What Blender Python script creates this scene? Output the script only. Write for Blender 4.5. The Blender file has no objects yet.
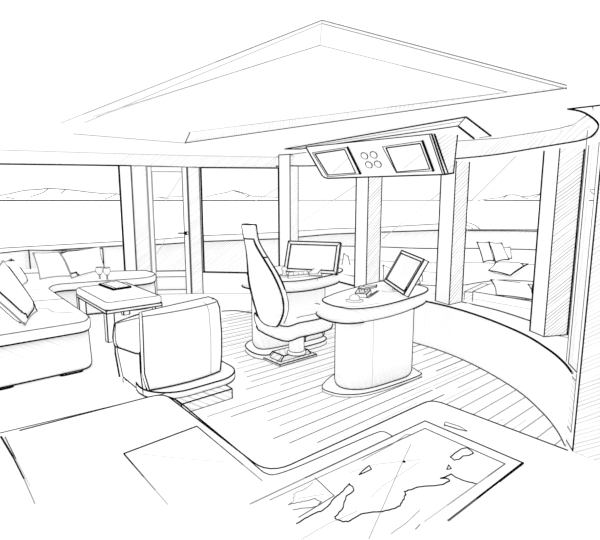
import bpy, math, random
random.seed(7)
# ------------------------------------------------------------------ camera model used to survey the drawing
F = 455.0; H = 1.65; A = math.radians(40); PT = math.atan(70/F)
cr = (math.cos(A), -math.sin(A), 0.0); ch = (math.sin(A), math.cos(A), 0.0)
cp, sp = math.cos(PT), math.sin(PT)
fwd = (ch[0]*cp, ch[1]*cp, -sp); upv = (ch[0]*sp, ch[1]*sp, cp)
CAM = (0.0, 0.0, H)
def dot(a, b): return a[0]*b[0]+a[1]*b[1]+a[2]*b[2]
def sub(a, b): return (a[0]-b[0], a[1]-b[1], a[2]-b[2])
def add(a, b): return (a[0]+b[0], a[1]+b[1], a[2]+b[2])
def mul(a, k): return (a[0]*k, a[1]*k, a[2]*k)
def cross(a, b): return (a[1]*b[2]-a[2]*b[1], a[2]*b[0]-a[0]*b[2], a[0]*b[1]-a[1]*b[0])
def ln(a): return math.sqrt(dot(a, a))
def nrm(a):
    l = ln(a); return (a[0]/l, a[1]/l, a[2]/l) if l > 1e-12 else (0, 0, 1)
def lerp(a, b, t): return tuple(a[i]+(b[i]-a[i])*t for i in range(len(a)))
def ray(x, y): return tuple(fwd[i]*F+cr[i]*(x-300)-upv[i]*(y-270) for i in range(3))
def onray(x, y, t): return add(CAM, mul(ray(x, y), t))
def P(x, y, z=0.0): return onray(x, y, (z-H)/ray(x, y)[2])          # on the level z
def PX(x, y, X): return onray(x, y, X/ray(x, y)[0])
def PY(x, y, Y): return onray(x, y, Y/ray(x, y)[1])
def PD(x, y, D): return onray(x, y, D/dot(ray(x, y), ch))           # at ground distance D
def V(x, y, p):                                                     # height of a sight line above plan point p
    d = ray(x, y); k = (p[0]*d[0]+p[1]*d[1])/(d[0]**2+d[1]**2); return H+d[2]*k
def plan_hit(x, y, a, b):
    d = ray(x, y); ex, ey = b[0]-a[0], b[1]-a[1]
    den = d[0]*ey-d[1]*ex; t = (a[0]*ey-a[1]*ex)/den
    return (d[0]*t, d[1]*t)
# ------------------------------------------------------------------ materials
def emit_mat(name, col, base=0.0):
    m = bpy.data.materials.new(name); m.use_nodes = True
    b = m.node_tree.nodes['Principled BSDF']
    b.inputs['Base Color'].default_value = (base, base, base, 1); b.inputs['Roughness'].default_value = 1
    b.inputs['Specular IOR Level'].default_value = 0
    b.inputs['Emission Color'].default_value = (col, col, col, 1); b.inputs['Emission Strength'].default_value = 1
    return m
INK = [emit_mat('ink_black', 0.004), emit_mat('ink_grey', 0.10), emit_mat('ink_pale', 0.33), emit_mat('ink_faint', 0.60)]
EM = 0.46; BASE = 0.62  # EM: paper's own glow, standing in for light falling on it
def paper(name, tint=1.0, hatch=None, strength=0.4, freq=170.0, em=EM):
    """self-glowing white paper; hatch = direction across pencil strokes painting shade into the colour"""
    m = bpy.data.materials.new(name); m.use_nodes = True
    nt = m.node_tree; N = nt.nodes; L = nt.links; b = N['Principled BSDF']
    b.inputs['Roughness'].default_value = 0.9; b.inputs['Specular IOR Level'].default_value = 0.0
    tc = N.new('ShaderNodeTexCoord')
    grain = N.new('ShaderNodeTexNoise'); grain.inputs['Scale'].default_value = 3.0
    L.new(tc.outputs['Object'], grain.inputs['Vector'])
    mixg = N.new('ShaderNodeMix'); mixg.data_type = 'RGBA'
    mixg.inputs['A'].default_value = (tint, tint, tint, 1); mixg.inputs['B'].default_value = (tint*.975, tint*.975, tint*.975, 1)
    L.new(grain.outputs['Fac'], mixg.inputs['Factor']); col = mixg.outputs['Result']
    if hatch is not None:
        h = nrm(hatch)
        vd = N.new('ShaderNodeVectorMath'); vd.operation = 'DOT_PRODUCT'; vd.inputs[1].default_value = h
        L.new(tc.outputs['Object'], vd.inputs[0])
        ns = N.new('ShaderNodeTexNoise'); ns.inputs['Scale'].default_value = 1.7; L.new(tc.outputs['Object'], ns.inputs['Vector'])
        ma = N.new('ShaderNodeMath'); ma.operation = 'MULTIPLY_ADD'; ma.inputs[1].default_value = 0.05
        L.new(ns.outputs['Fac'], ma.inputs[0]); L.new(vd.outputs['Value'], ma.inputs[2])
        fr = N.new('ShaderNodeMath'); fr.operation = 'MULTIPLY'; fr.inputs[1].default_value = freq; L.new(ma.outputs[0], fr.inputs[0])
        sn = N.new('ShaderNodeMath'); sn.operation = 'SINE'; L.new(fr.outputs[0], sn.inputs[0])
        # irregular stroke weight: noise stretched along the strokes
        vs = N.new('ShaderNodeVectorMath'); vs.operation = 'SCALE'; vs.inputs[0].default_value = h
        k1 = N.new('ShaderNodeMath'); k1.operation = 'MULTIPLY'; k1.inputs[1].default_value = 18.0
        L.new(vd.outputs['Value'], k1.inputs[0]); L.new(k1.outputs[0], vs.inputs['Scale'])
        va = N.new('ShaderNodeVectorMath'); va.operation = 'ADD'; L.new(tc.outputs['Object'], va.inputs[0]); L.new(vs.outputs[0], va.inputs[1])
        n2 = N.new('ShaderNodeTexNoise'); n2.inputs['Scale'].default_value = 1.6; n2.inputs['Detail'].default_value = 3; L.new(va.outputs[0], n2.inputs['Vector'])
        mr = N.new('ShaderNodeMapRange'); mr.inputs['From Min'].default_value = -0.1; mr.inputs['From Max'].default_value = 1.0
        L.new(sn.outputs[0], mr.inputs['Value'])
        m2 = N.new('ShaderNodeMapRange'); m2.inputs['From Min'].default_value = 0.22; m2.inputs['From Max'].default_value = 0.58
        L.new(n2.outputs['Fac'], m2.inputs['Value'])
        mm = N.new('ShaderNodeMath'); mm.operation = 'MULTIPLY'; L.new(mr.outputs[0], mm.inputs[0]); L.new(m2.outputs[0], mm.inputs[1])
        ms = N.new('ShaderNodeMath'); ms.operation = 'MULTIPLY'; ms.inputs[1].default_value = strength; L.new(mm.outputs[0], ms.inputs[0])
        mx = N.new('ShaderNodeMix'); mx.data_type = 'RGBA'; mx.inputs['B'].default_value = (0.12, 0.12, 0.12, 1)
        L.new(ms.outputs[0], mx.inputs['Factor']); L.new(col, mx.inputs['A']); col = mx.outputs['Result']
    dk = N.new('ShaderNodeMix'); dk.data_type = 'RGBA'; dk.blend_type = 'MULTIPLY'; dk.inputs['Factor'].default_value = 1
    dk.inputs['B'].default_value = (BASE, BASE, BASE, 1); L.new(col, dk.inputs['A'])
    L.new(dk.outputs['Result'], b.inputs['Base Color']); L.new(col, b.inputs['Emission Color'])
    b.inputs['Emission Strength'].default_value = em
    return m
def glass_mat():
    m = bpy.data.materials.new('window_glass'); m.use_nodes = True
    nt = m.node_tree; N = nt.nodes; L = nt.links; N.remove(N['Principled BSDF'])
    t = N.new('ShaderNodeBsdfTransparent'); g = N.new('ShaderNodeBsdfGlossy'); g.inputs['Roughness'].default_value = 0.02
    t.inputs['Color'].default_value = (0.985, 0.985, 0.985, 1)
    fr = N.new('ShaderNodeFresnel'); fr.inputs['IOR'].default_value = 1.25
    mx = N.new('ShaderNodeMixShader'); L.new(fr.outputs[0], mx.inputs[0]); L.new(t.outputs[0], mx.inputs[1]); L.new(g.outputs[0], mx.inputs[2])
    L.new(mx.outputs[0], N['Material Output'].inputs['Surface']); return m
WHITE = paper('white_paper')
SOFT = paper('white_upholstery', hatch=(0.5, -0.3, 0.8), strength=0.10, freq=120)
SEAT = paper('shade_hatched_seat_fabric', hatch=(0.55, 0.3, 0.75), strength=0.16, freq=190)
HCOL = paper('shade_hatched_pillar_side', hatch=(-0.55, 0.1, 0.83), strength=0.72, freq=255)  # shaded faces carry their shade as hatch strokes in the colour
HCOL4 = paper('shade_hatched_far_pillar_side', hatch=(-0.55, 0.1, 0.83), strength=0.6, freq=185)
HFAS = paper('shade_hatched_fascia', hatch=(-0.35, 0.6, 0.6), strength=0.28, freq=230)
HCOL2 = paper('lightly_shade_hatched_side', hatch=(-0.55, 0.35, 0.83), strength=0.42, freq=185)
HBUL = paper('shade_hatched_bulwark', hatch=(-0.45, 0.45, 0.75), strength=0.36, freq=185)
HWALL = paper('shade_hatched_wall', hatch=(-0.25, 0.5, 0.6), strength=0.45, freq=300)
HVERT = paper('vertical_pencil_wall', hatch=(0.55, 0.83, 0.0), strength=0.10, freq=130)
HBASE = paper('shade_hatched_base', hatch=(0.55, 0.1, 0.83), strength=0.6, freq=160)
HPED = paper('softly_shade_hatched_pedestal', hatch=(0.9, -0.2, 0.3), strength=0.09, freq=120)
GREY = paper('pale_grey_shade', tint=0.93)
SEA = paper('white_sea', em=0.8)  # stronger own glow in place of daylight on the water
GLASS = glass_mat()
# ------------------------------------------------------------------ mesh builder with ink edges
class B:
    def __init__(s): s.v = []; s.f = []; s.ink = []
    def face(s, pts, m=0, smooth=False):
        i = len(s.v); s.v += [tuple(p) for p in pts]; s.f.append((tuple(range(i, i+len(pts))), m, smooth)); return s
    def hexa(s, b4, t4, m=0, w=1.2, sh=0, mats=None):
        """eight corner solid: bottom ring, top ring (counter-clockwise from above); mats: side materials"""
        i = len(s.v); s.v += [tuple(p) for p in b4]+[tuple(p) for p in t4]
        s.f.append(((i+3, i+2, i+1, i), m, False)); s.f.append(((i+4, i+5, i+6, i+7), m, False))
        for k in range(4):
            q = (k+1) % 4
            s.f.append(((i+k, i+q, i+4+q, i+4+k), (mats[k] if mats else m), False))
        if w:
            for k in range(4):
                q = (k+1) % 4
                s.line([s.v[i+k], s.v[i+q]], w, sh); s.line([s.v[i+4+k], s.v[i+4+q]], w, sh); s.line([s.v[i+k], s.v[i+4+k]], w, sh)
        return s
    def box(s, x0, x1, y0, y1, z0, z1, m=0, w=1.2, sh=0):
        return s.hexa([(x0,y0,z0),(x1,y0,z0),(x1,y1,z0),(x0,y1,z0)], [(x0,y0,z1),(x1,y0,z1),(x1,y1,z1),(x0,y1,z1)], m, w, sh)
    def loft(s, rings, m=0, smooth=True, caps=True, capm=None):
        n = len(rings[0]); i = len(s.v)
        for r in rings: s.v += [tuple(p) for p in r]
        for a in range(len(rings)-1):
            for k in range(n):
                q = (k+1) % n
                s.f.append(((i+a*n+k, i+a*n+q, i+(a+1)*n+q, i+(a+1)*n+k), m, smooth))
        if caps:
            c = m if capm is None else capm
            s.f.append((tuple(i+k for k in reversed(range(n))), c, False))
            s.f.append((tuple(i+(len(rings)-1)*n+k for k in range(n)), c, False))
        return s
    def prism(s, poly, z0, z1, m=0, w=1.2, sh=0, smooth=True, capm=None, wb=None):
        poly = [(p[0], p[1]) for p in poly]
        ar = sum(poly[k][0]*poly[(k+1) % len(poly)][1]-poly[(k+1) % len(poly)][0]*poly[k][1] for k in range(len(poly)))
        if ar < 0: poly = poly[::-1]
        s.loft([[(x, y, z0) for x, y in poly], [(x, y, z1) for x, y in poly]], m, smooth, True, capm)
        if w:
            s.line([(x, y, z1) for x, y in poly+poly[:1]], w, sh)
            s.line([(x, y, z0) for x, y in poly+poly[:1]], wb or w, sh)
        return s
    def grid(s, rows, m=0, smooth=True):
        i = len(s.v); n = len(rows[0])
        for r in rows: s.v += [tuple(p) for p in r]
        for a in range(len(rows)-1):
            for k in range(n-1): s.f.append(((i+a*n+k, i+a*n+k+1, i+(a+1)*n+k+1, i+(a+1)*n+k), m, smooth))
        return s
    def line(s, pts, w=1.2, sh=0): s.ink.append(([tuple(p) for p in pts], w, sh)); return s
    def crease(s, thr=35, w=1.2, sh=0, bound=True):
        ed = {}
        for fi, (f, m, sm) in enumerate(s.f):
            for k in range(len(f)): ed.setdefault(frozenset((f[k], f[(k+1) % len(f)])), []).append(fi)
        nn = [s.fn(f) for f, m, sm in s.f]
        for e, fs in ed.items():
            if len(e) < 2: continue
            a, b = tuple(e)
            if len(fs) == 1:
                if bound: s.line([s.v[a], s.v[b]], w, sh)
            elif dot(nn[fs[0]], nn[fs[1]]) < math.cos(math.radians(thr)): s.line([s.v[a], s.v[b]], w, sh)
        return s
    def fn(s, f):
        n = (0, 0, 0)
        for k in range(len(f)): n = add(n, cross(s.v[f[k]], s.v[f[(k+1) % len(f)]]))
        return nrm(n)
    def contour(s, w=1.3, sh=0):
        """ink along the turning edge of rounded forms"""
        acc = {}
        for f, m, sm in s.f:
            if not sm: continue
            n = s.fn(f)
            for k in f: acc[k] = add(acc.get(k, (0, 0, 0)), n)
        g = {k: dot(nrm(n), nrm(sub(CAM, s.v[k]))) for k, n in acc.items()}
        for f, m, sm in s.f:
            if not sm: continue
            for t in range(1, len(f)-1):
                tri = (f[0], f[t], f[t+1]); hit = []
                for k in range(3):
                    a, b = tri[k], tri[(k+1) % 3]
                    if (g[a] > 0) != (g[b] > 0): hit.append(lerp(s.v[a], s.v[b], g[a]/(g[a]-g[b])))
                if len(hit) == 2: s.line(hit, w, sh)
        return s
    def build(s, name, mats=None, parent=None, base=None):
        mats = list(mats) if isinstance(mats, (list, tuple)) else [mats or WHITE]
        base = base or ((parent['_b'][0], parent['_b'][1], parent['_b'][2]) if parent is not None else (0, 0, 0))
        nm = len(mats); verts = list(s.v); faces = [f for f, m, sm in s.f]; mi = [m for f, m, sm in s.f]; smo = [sm for f, m, sm in s.f]
        used = sorted({sh for p, w, sh in s.ink}); slot = {sh: nm+k for k, sh in enumerate(used)}
        for pts, w, sh in s.ink:
            for a, b in zip(pts, pts[1:]):
                d = sub(b, a); l = ln(d)
                if l < 1e-6: continue
                d = mul(d, 1/l); u = cross(d, (0, 0, 1))
                if ln(u) < 0.1: u = cross(d, (1, 0, 0))
                u = nrm(u); q = cross(d, u); i = len(verts)
                for p, e in ((a, -1), (b, 1)):
                    r = 0.6*w*min(max(0.3, ln(sub(p, CAM))), 1e5)/F
                    c = add(p, mul(d, e*min(0.4*r, 0.5*l)))
                    for j in range(4):
                        an = math.pi/2*j+0.785; verts.append(add(c, add(mul(u, r*math.cos(an)), mul(q, r*math.sin(an)))))
                for j in range(4):
                    k = (j+1) % 4; faces.append((i+j, i+k, i+4+k, i+4+j)); mi.append(slot[sh]); smo.append(False)
        me = bpy.data.meshes.new(name); me.from_pydata([sub(p, base) for p in verts], [], faces)
        for m in mats+[INK[k] for k in used]: me.materials.append(m)
        me.polygons.foreach_set('material_index', mi); me.polygons.foreach_set('use_smooth', smo); me.update()
        o = bpy.data.objects.new(name, me); bpy.context.scene.collection.objects.link(o)
        if parent is not None: o.parent = parent
        else: o.location = base
        o['_b'] = base
        return o
def tag(o, label=None, cat=None, group=None, kind=None):
    if label: o['label'] = label
    if cat: o['category'] = cat
    if group: o['group'] = group
    if kind: o['kind'] = kind
    return o
def thing(name, base, label=None, cat=None, group=None, kind=None):
    o = bpy.data.objects.new(name, None); o.empty_display_size = 0.1
    bpy.context.scene.collection.objects.link(o); o.location = base; o['_b'] = tuple(base)
    return tag(o, label, cat, group, kind)
def rrect(x0, x1, y0, y1, r, n=6, rs=None):
    rs = rs or (r, r, r, r); out = []                       # corners: (x0,y0) (x1,y0) (x1,y1) (x0,y1)
    for (cx, cy, a0, q) in ((x0, y0, 180, rs[0]), (x1, y0, 270, rs[1]), (x1, y1, 0, rs[2]), (x0, y1, 90, rs[3])):
        ox = cx+(q if cx == x0 else -q); oy = cy+(q if cy == y0 else -q)
        for k in range(n+1):
            a = math.radians(a0+90*k/n); out.append((ox+q*math.cos(a), oy+q*math.sin(a)))
    return out
def smooth_poly(pts, n=6, closed=False):
    """Catmull-Rom through the points"""
    out = []; N = len(pts); rng = range(N) if closed else range(N-1)
    for i in rng:
        if closed: p0, p1, p2, p3 = (pts[(i+k-1) % N] for k in range(4))
        else: p0, p1, p2, p3 = pts[max(i-1, 0)], pts[i], pts[i+1], pts[min(i+2, N-1)]
        for k in range(n):
            t = k/n
            out.append(tuple(0.5*(2*p1[j]+(p2[j]-p0[j])*t+(2*p0[j]-5*p1[j]+4*p2[j]-p3[j])*t*t+(3*p1[j]-p0[j]-3*p2[j]+p3[j])*t**3) for j in range(len(p1))))
    if not closed: out.append(tuple(pts[-1]))
    return out
def pillow(name, bl, br, tr, tl, th, label, cat, group, w=1.2, seam=0, mat=None, sag=0.10, flip=False, puff=1.0):
    """soft cushion whose face has these four corners; th = thickness"""
    n = 14; b = B(); mid = mul(add(add(bl, br), add(tr, tl)), 0.25)
    nv = nrm(cross(sub(br, bl), sub(tl, bl)))
    if dot(nv, sub(CAM, mid)) < 0: nv = mul(nv, -1)
    def surf(u, v, sgn):
        uu, vv = 2*u-1, 2*v-1
        p = lerp(lerp(bl, br, u), lerp(tl, tr, u), v)
        c = mid
        k = sag*((1-uu*uu)*vv*vv+(1-vv*vv)*uu*uu)
        p = lerp(p, c, k*0.9)
        t = max(0.0, (1-uu**4))*max(0.0, (1-vv**4))
        return add(p, mul(nv, sgn*0.5*th*(t**0.55)*puff))
    for sg in (1, -1):
        rows = [[surf(i/n, j/n, sg) for i in range(n+1)] for j in range(n+1)]
        if sg < 0: rows = [r[::-1] for r in rows]
        b.grid(rows)
    edge = [surf(i/n, 0, 1) for i in range(n+1)]+[surf(1, j/n, 1) for j in range(n+1)]+[surf(1-i/n, 1, 1) for i in range(n+1)]+[surf(0, 1-j/n, 1) for j in range(n+1)]
    b.line(edge, w, seam)
    # fix winding so normals look outward
    c2 = []
    for f, m, sm in b.f:
        cen = mul(add(add(b.v[f[0]], b.v[f[1]]), add(b.v[f[2]], b.v[f[3]])), 0.25)
        side = dot(sub(cen, mid), nv)
        if dot(b.fn(f), nv)*side < 0: f = f[::-1]
        c2.append((f, m, sm))
    b.f = c2
    b.contour(w, 0)
    o = b.build(name, mat or SOFT, base=tuple(mul(add(bl, br), 0.5)))
    return tag(o, label, cat, group)
def lathe(b, c, prof, n=20, m=0, w=0, sh=0, inkrings=()):
    rings = [[(c[0]+r*math.cos(2*math.pi*k/n), c[1]+r*math.sin(2*math.pi*k/n), c[2]+z) for k in range(n)] for r, z in prof]
    b.loft(rings, m, True, True)
    for i in inkrings: b.line(rings[i]+rings[i][:1], w or 1.0, sh)
    return b
def slab_curve(poly_in, off):
    """offset an open plan polyline to its right-hand/outer side"""
    out = []
    for i, p in enumerate(poly_in):
        a = poly_in[max(i-1, 0)]; c = poly_in[min(i+1, len(poly_in)-1)]
        d = nrm((c[0]-a[0], c[1]-a[1], 0)); out.append((p[0]-d[1]*off, p[1]+d[0]*off))
    return out

# ------------------------------------------------------------------ plan of the wheelhouse
def ceil_z(x, y): return 2.25+0.0275*(y-1.8)
def PC(x, y, dz=0.0):                                                # sight line onto the (slightly rising) ceiling
    d = ray(x, y); t = (2.25-0.0275*1.8+dz-H)/(d[2]-0.0275*d[1]); return onray(x, y, t)
LW = [(x*1.05, y*1.05) for x, y in ((-0.9, 9.45), (1.05, 8.4), (2.6, 7.55), (3.5, 6.95), (4.62, 6.02))]
def wl(px, y=168):                                                   # plan point of the left window wall behind pixel column px
    for a, b in zip(LW, LW[1:]):
        q = plan_hit(px, y, a, b)
        t = ((q[0]-a[0])*(b[0]-a[0])+(q[1]-a[1])*(b[1]-a[1]))/((b[0]-a[0])**2+(b[1]-a[1])**2)
        if -1e-6 <= t <= 1+1e-6 and q[0]*ch[0]+q[1]*ch[1] > 0: return q
    return q
INN = [(4.75, 6.0), (4.60, 5.2), (4.40, 4.2), (4.32, 3.40), (4.30, 2.72), (4.15, 2.18), (3.885, 1.67), (3.61, 1.345), (3.40, 1.16), (3.22, 1.04)]
INN = smooth_poly(INN, 5)
OUT = slab_curve(INN, 0.42)
if (OUT[10][0] < INN[10][0]): OUT = slab_curve(INN, -0.42)
LEDGE = 0.52

# ---- floor (planked) ------------------------------------------------
fl = B()
floor_poly = [(-2.5, -2.0), (3.6, -2.0), (3.35, 0.9)]+[OUT[i] for i in range(len(OUT)-1, -1, -1)]+[(4.95, 6.5), (3.7, 7.45), (2.75, 8.1), (1.1, 9.0), (-0.9, 10.1), (-2.5, 10.1)]
fl.loft([[(x, y, -0.12) for x, y in floor_poly], [(x, y, 0.0) for x, y in floor_poly]], smooth=False)
edge_plank = smooth_poly([P(222, 311.5), P(236, 311), P(252, 313), P(270, 312)], 6)
fl.line([(p[0], p[1], .003) for p in edge_plank], 1.3, 0)
def inner_x(y):
    best = 3.22
    for a, b in zip(INN, INN[1:]):
        if (a[1]-y)*(b[1]-y) <= 0: best = a[0]+(b[0]-a[0])*(y-a[1])/(b[1]-a[1]+1e-9)
    return best
y = 0.62; k = 0
while y < 5.62:
    xr = inner_x(y) if y > 1.05 else 3.2-0.6*(1.05-y)
    xl = 1.62 if y < 3.0 else (2.12 if y < 4.4 else 2.2+(y-4.4)*0.85)
    xl += random.uniform(-0.05, 0.35)
    x = xl
    while x < xr-0.05:
        seg = random.uniform(0.7, 2.2); e = min(x+seg, xr-0.01)
        sh = random.choice((1, 2, 2, 2)) if y < 3.2 else random.choice((2, 2, 3))
        fl.line([(x, y, 0.0), (e, y, 0.0)], 0.9 if sh < 3 else 0.8, sh)
        x = e+(random.uniform(0.03, 0.25) if random.random() < 0.5 else 0.0)
    if random.random() < .55:
        xs_ = random.uniform(xl, max(xl, xr-.6)); fl.line([(xs_, y+.05, 0), (min(xr-.02, xs_+random.uniform(.4, 1.0)), y+.05, 0)], .6, 3)
    y += 0.118 if y < 3.6 else 0.135
tag(fl.build('floor', [WHITE]), kind='structure', label='planked white bridge floor')

# ---- ceiling with coffer --------------------------------------------
FT = [PC(474, 142), PC(504, 137), PC(530, 133), PC(552, 129.5), PC(572, 125), PC(584, 117)]      # top of the curved fascia
FT = [(4.80, 6.35, 0), (4.62, 5.85, 0), (4.44, 5.0, 0), (4.40, 4.0, 0), (4.42, 3.2, 0)]+FT+[(3.42, 1.13, 0), (2.95, 1.03, 0), (2.55, 0.97, 0)]
FT = [(p[0], p[1], ceil_z(p[0], p[1])) for p in smooth_poly([(p[0], p[1]) for p in FT], 4)]
FB = [(4.80, 6.35, 2.22), (4.60, 5.85, 2.19), (4.36, 5.0, 2.13), (4.25, 4.0, 2.09), (4.23, 3.2, 2.06)]+[P(x, y, 2.05) for x, y in ((469, 157.5), (500, 154), (530, 149), (560, 144), (580, 140.5), (592, 136), (598.5, 125), (585, 113), (568, 109))]
FB = smooth_poly(FB, 4)
ce = B()
co = [PC(322, 20), PC(574, 87), PC(185, 143), PC(40, 131)]           # coffer rim: near-left, near-right, far-right, far-left
ci = [PC(320, 45, .1), PC(508, 92, .1), PC(190, 132, .1), PC(62, 126, .1)]
order = [0, 1, 2, 3]
per = [(-2.5, -2.0), (3.7, -2.0), (4.0, 0.7)]+[(p[0]+0.1, p[1]) for p in FT[::-1]][12:]+[(5.0, 6.5), (3.75, 7.45), (2.8, 8.1), (1.15, 9.0), (-0.85, 10.1), (-2.5, 10.1)]
pz = [(x, y, ceil_z(x, y)) for x, y in per]
# ceiling sheet with hole: triangulate by bridging with mathutils
from mathutils.geometry import tessellate_polygon
from mathutils import Vector
allp = pz+co
tris = tessellate_polygon([[Vector((p[0], p[1], 0)) for p in pz], [Vector((p[0], p[1], 0)) for p in co]])
base_i = len(ce.v); ce.v += allp
for t in tris:
    t = tuple(t); n = ce.fn(t)
    ce.f.append((t if n[2] < 0 else t[::-1], 0, False))
for k in range(4):
    q = (k+1) % 4; ce.face([co[k], co[q], ci[q], ci[k]], 1 if k == 1 else 0)
ce.face([ci[0], ci[1], ci[2], ci[3]], 0)
def fade(b, p, q, w, sh0, sh1, n=4):
    for k in range(n):
        b.line([lerp(p, q, k/n), lerp(p, q, (k+1)/n)], w, round(sh0+(sh1-sh0)*k/(n-1)))
fade(ce, co[0], lerp(co[0], co[3], 0.8), 0.9, 1, 3, 5); fade(ce, ci[0], lerp(ci[0], ci[3], 0.75), 0.9, 1, 3, 5)
ce.line([co[0], co[1]], 1.0, 1); ce.line([co[1], co[2]], 0.9, 1); ce.line([co[2], lerp(co[2], co[3], 0.8)], 0.9, 2)
ce.line([ci[0], lerp(ci[0], ci[1], .35)], 0.8, 2); ce.line([lerp(ci[0], ci[1], .35), ci[1]], 0.9, 1)
fade(ce, ci[1], ci[2], 0.8, 1, 3, 4); ce.line([ci[2], lerp(ci[2], ci[3], 0.6)], 0.7, 2); ce.line([co[2], ci[2]], 1.0, 1)
o2 = [PC(322, 23.5), PC(571, 90)]; ce.line(o2, 0.7, 2)
ce.line([PC(322, 23.5), lerp(PC(322, 23.5), PC(60, 133), .75)], 0.7, 3); ce.line([lerp(ci[0], ci[3], 0.02), add(lerp(ci[0], ci[3], .75), (0.03, 0, 0))], 0.6, 3)
ce.line([co[1], ci[1]], 0.8, 2); ce.line([co[0], ci[0]], 0.6, 3)
tag(ce.build('ceiling', [WHITE, HFAS]), kind='structure', label='white ceiling with large recessed coffer')

# ---- curved fascia over the windows ----------------------------------
fa = B()
n = min(len(FT), len(FB))
def resample(pts, n):
    ls = [0]
    for a, b in zip(pts, pts[1:]): ls.append(ls[-1]+ln(sub(b, a)))
    out = []
    for k in range(n):
        s = ls[-1]*k/(n-1); i = 0
        while i < len(ls)-2 and ls[i+1] < s: i += 1
        out.append(lerp(pts[i], pts[i+1], (s-ls[i])/max(1e-9, ls[i+1]-ls[i])))
    return out
fb = FB; ft = []
for p in fb:                                                          # nearest matching top point
    q = min(resample(FT, 120), key=lambda t: (t[0]-p[0])**2+(t[1]-p[1])**2); ft.append((q[0], q[1], q[2]-0.004))
nm = len(fb)
for i in range(nm-1):
    fa.face([fb[i], fb[i+1], ft[i+1], ft[i]], 1 if i < nm*0.72 else 0, True)
    o1, o2_ = (fb[i][0]+.5, fb[i][1]+.02, fb[i][2]), (fb[i+1][0]+.5, fb[i+1][1]+.02, fb[i+1][2])
    if i < nm-14: fa.face([fb[i], o1, o2_, fb[i+1]], 0)
fa.line(fb, 1.3, 0); fa.line(ft[:int(nm*0.84)], 0.9, 1)
tip = fb[-1]; tl_ = P(603, 105, 2.05)
fa.face([tip, tl_, (tl_[0], tl_[1], ceil_z(*tl_[:2])), (tip[0], tip[1], ceil_z(*tip[:2]))], 0)
fa.line([tip, tl_], 1.2, 0)
tag(fa.build('trim_1', [WHITE, HFAS]), kind='structure', label='curved fascia above the front windows')

# ---- left window wall ------------------------------------------------
HEADPX = [(-60, 162.5), (0, 164), (120, 165.5), (147, 166), (187, 166.5), (200, 167.5), (279, 168), (300, 168.5)]
def head_y(px):
    for a, b in zip(HEADPX, HEADPX[1:]):
        if a[0] <= px <= b[0]: return a[1]+(b[1]-a[1])*(px-a[0])/(b[0]-a[0])
    return 166
def hz(px): return V(px, head_y(px), wl(px))
wdir = {}
def wthick(p, q, th):
    d = nrm((q[0]-p[0], q[1]-p[1], 0)); return (-d[1]*th, d[0]*th)
def wpanel(b, pa, pb, za, zb, th=0.10, m=0, w=1.1, sh=0):
    """wall piece between pixel columns pa..pb; za/zb = (bottom, top) heights at each end"""
    p, q = wl(pa), wl(pb); ox, oy = wthick(p, q, th)
    b.hexa([(p[0], p[1], za[0]), (q[0], q[1], zb[0]), (q[0]+ox, q[1]+oy, zb[0]), (p[0]+ox, p[1]+oy, za[0])],
           [(p[0], p[1], za[1]), (q[0], q[1], zb[1]), (q[0]+ox, q[1]+oy, zb[1]), (p[0]+ox, p[1]+oy, za[1])], m, w, sh)
wb = B()
stops = [-55, 0, 60, 120, 160, 200, 240, 279, 297]
for a, c in zip(stops, stops[1:]):                                    # lintel band under the ceiling
    p, q = wl(a), wl(c)
    wb.face([(p[0], p[1], hz(a)), (q[0], q[1], hz(c)), (q[0], q[1], ceil_z(*q)+.01), (p[0], p[1], ceil_z(*p)+.01)], 1 if a >= 120 else 0)
    ox, oy = wthick(p, q, .12)
    wb.face([(p[0], p[1], hz(a)), (p[0]+ox, p[1]+oy, hz(a)), (q[0]+ox, q[1]+oy, hz(c)), (q[0], q[1], hz(c))], 0)
    wb.line([(p[0], p[1], hz(a)), (q[0], q[1], hz(c))], 1.4 if (c <= 120 or 200 <= a < 279) else 0.8, 0 if (c <= 120 or 200 <= a < 279) else 1)
    wb.line([(p[0], p[1], ceil_z(*p)), (q[0], q[1], ceil_z(*q))], 0.8, 2)
SILL2 = V(205, 272, wl(200)); SILL2b = V(284, 273.5, wl(279))
wpanel(wb, -55, 119, (0, .42), (0, .42), w=0)
wpanel(wb, 200, 279, (0, SILL2), (0, SILL2b), w=0)
p, q = wl(200), wl(279)
wb.line([(p[0], p[1], SILL2), (q[0], q[1], SILL2b)], 1.4, 0)
p, q = wl(188), wl(297)
wb.line([(p[0], p[1], 0.0), (q[0], q[1], 0.0)], 0.7, 2)
tag(wb.build('wall_left', [WHITE, HCOL2]), kind='structure', label='white wall of tall windows behind the sofa')
cnt = [1]
def trim(b, mats, lab):
    cnt[0] += 1; return tag(b.build('trim_%d' % cnt[0], mats), kind='structure', label=lab)
b = B(); wpanel(b, 119, 131, (0, hz(119)), (0, hz(131)), .16, 0, 1.3, 0); trim(b, [WHITE], 'white pillar beside the sofa end')
b = B(); wpanel(b, 131.5, 146, (0, hz(131)), (0, hz(146)), .12, 0, 0.8, 2); trim(b, [HCOL2], 'hatched wall strip left of the door')
b = B(); wpanel(b, 187.5, 199, (0, hz(187)), (0, hz(199)), .16, 0, 0.9, 1); trim(b, [HCOL2], 'hatched post right of the door')

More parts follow.
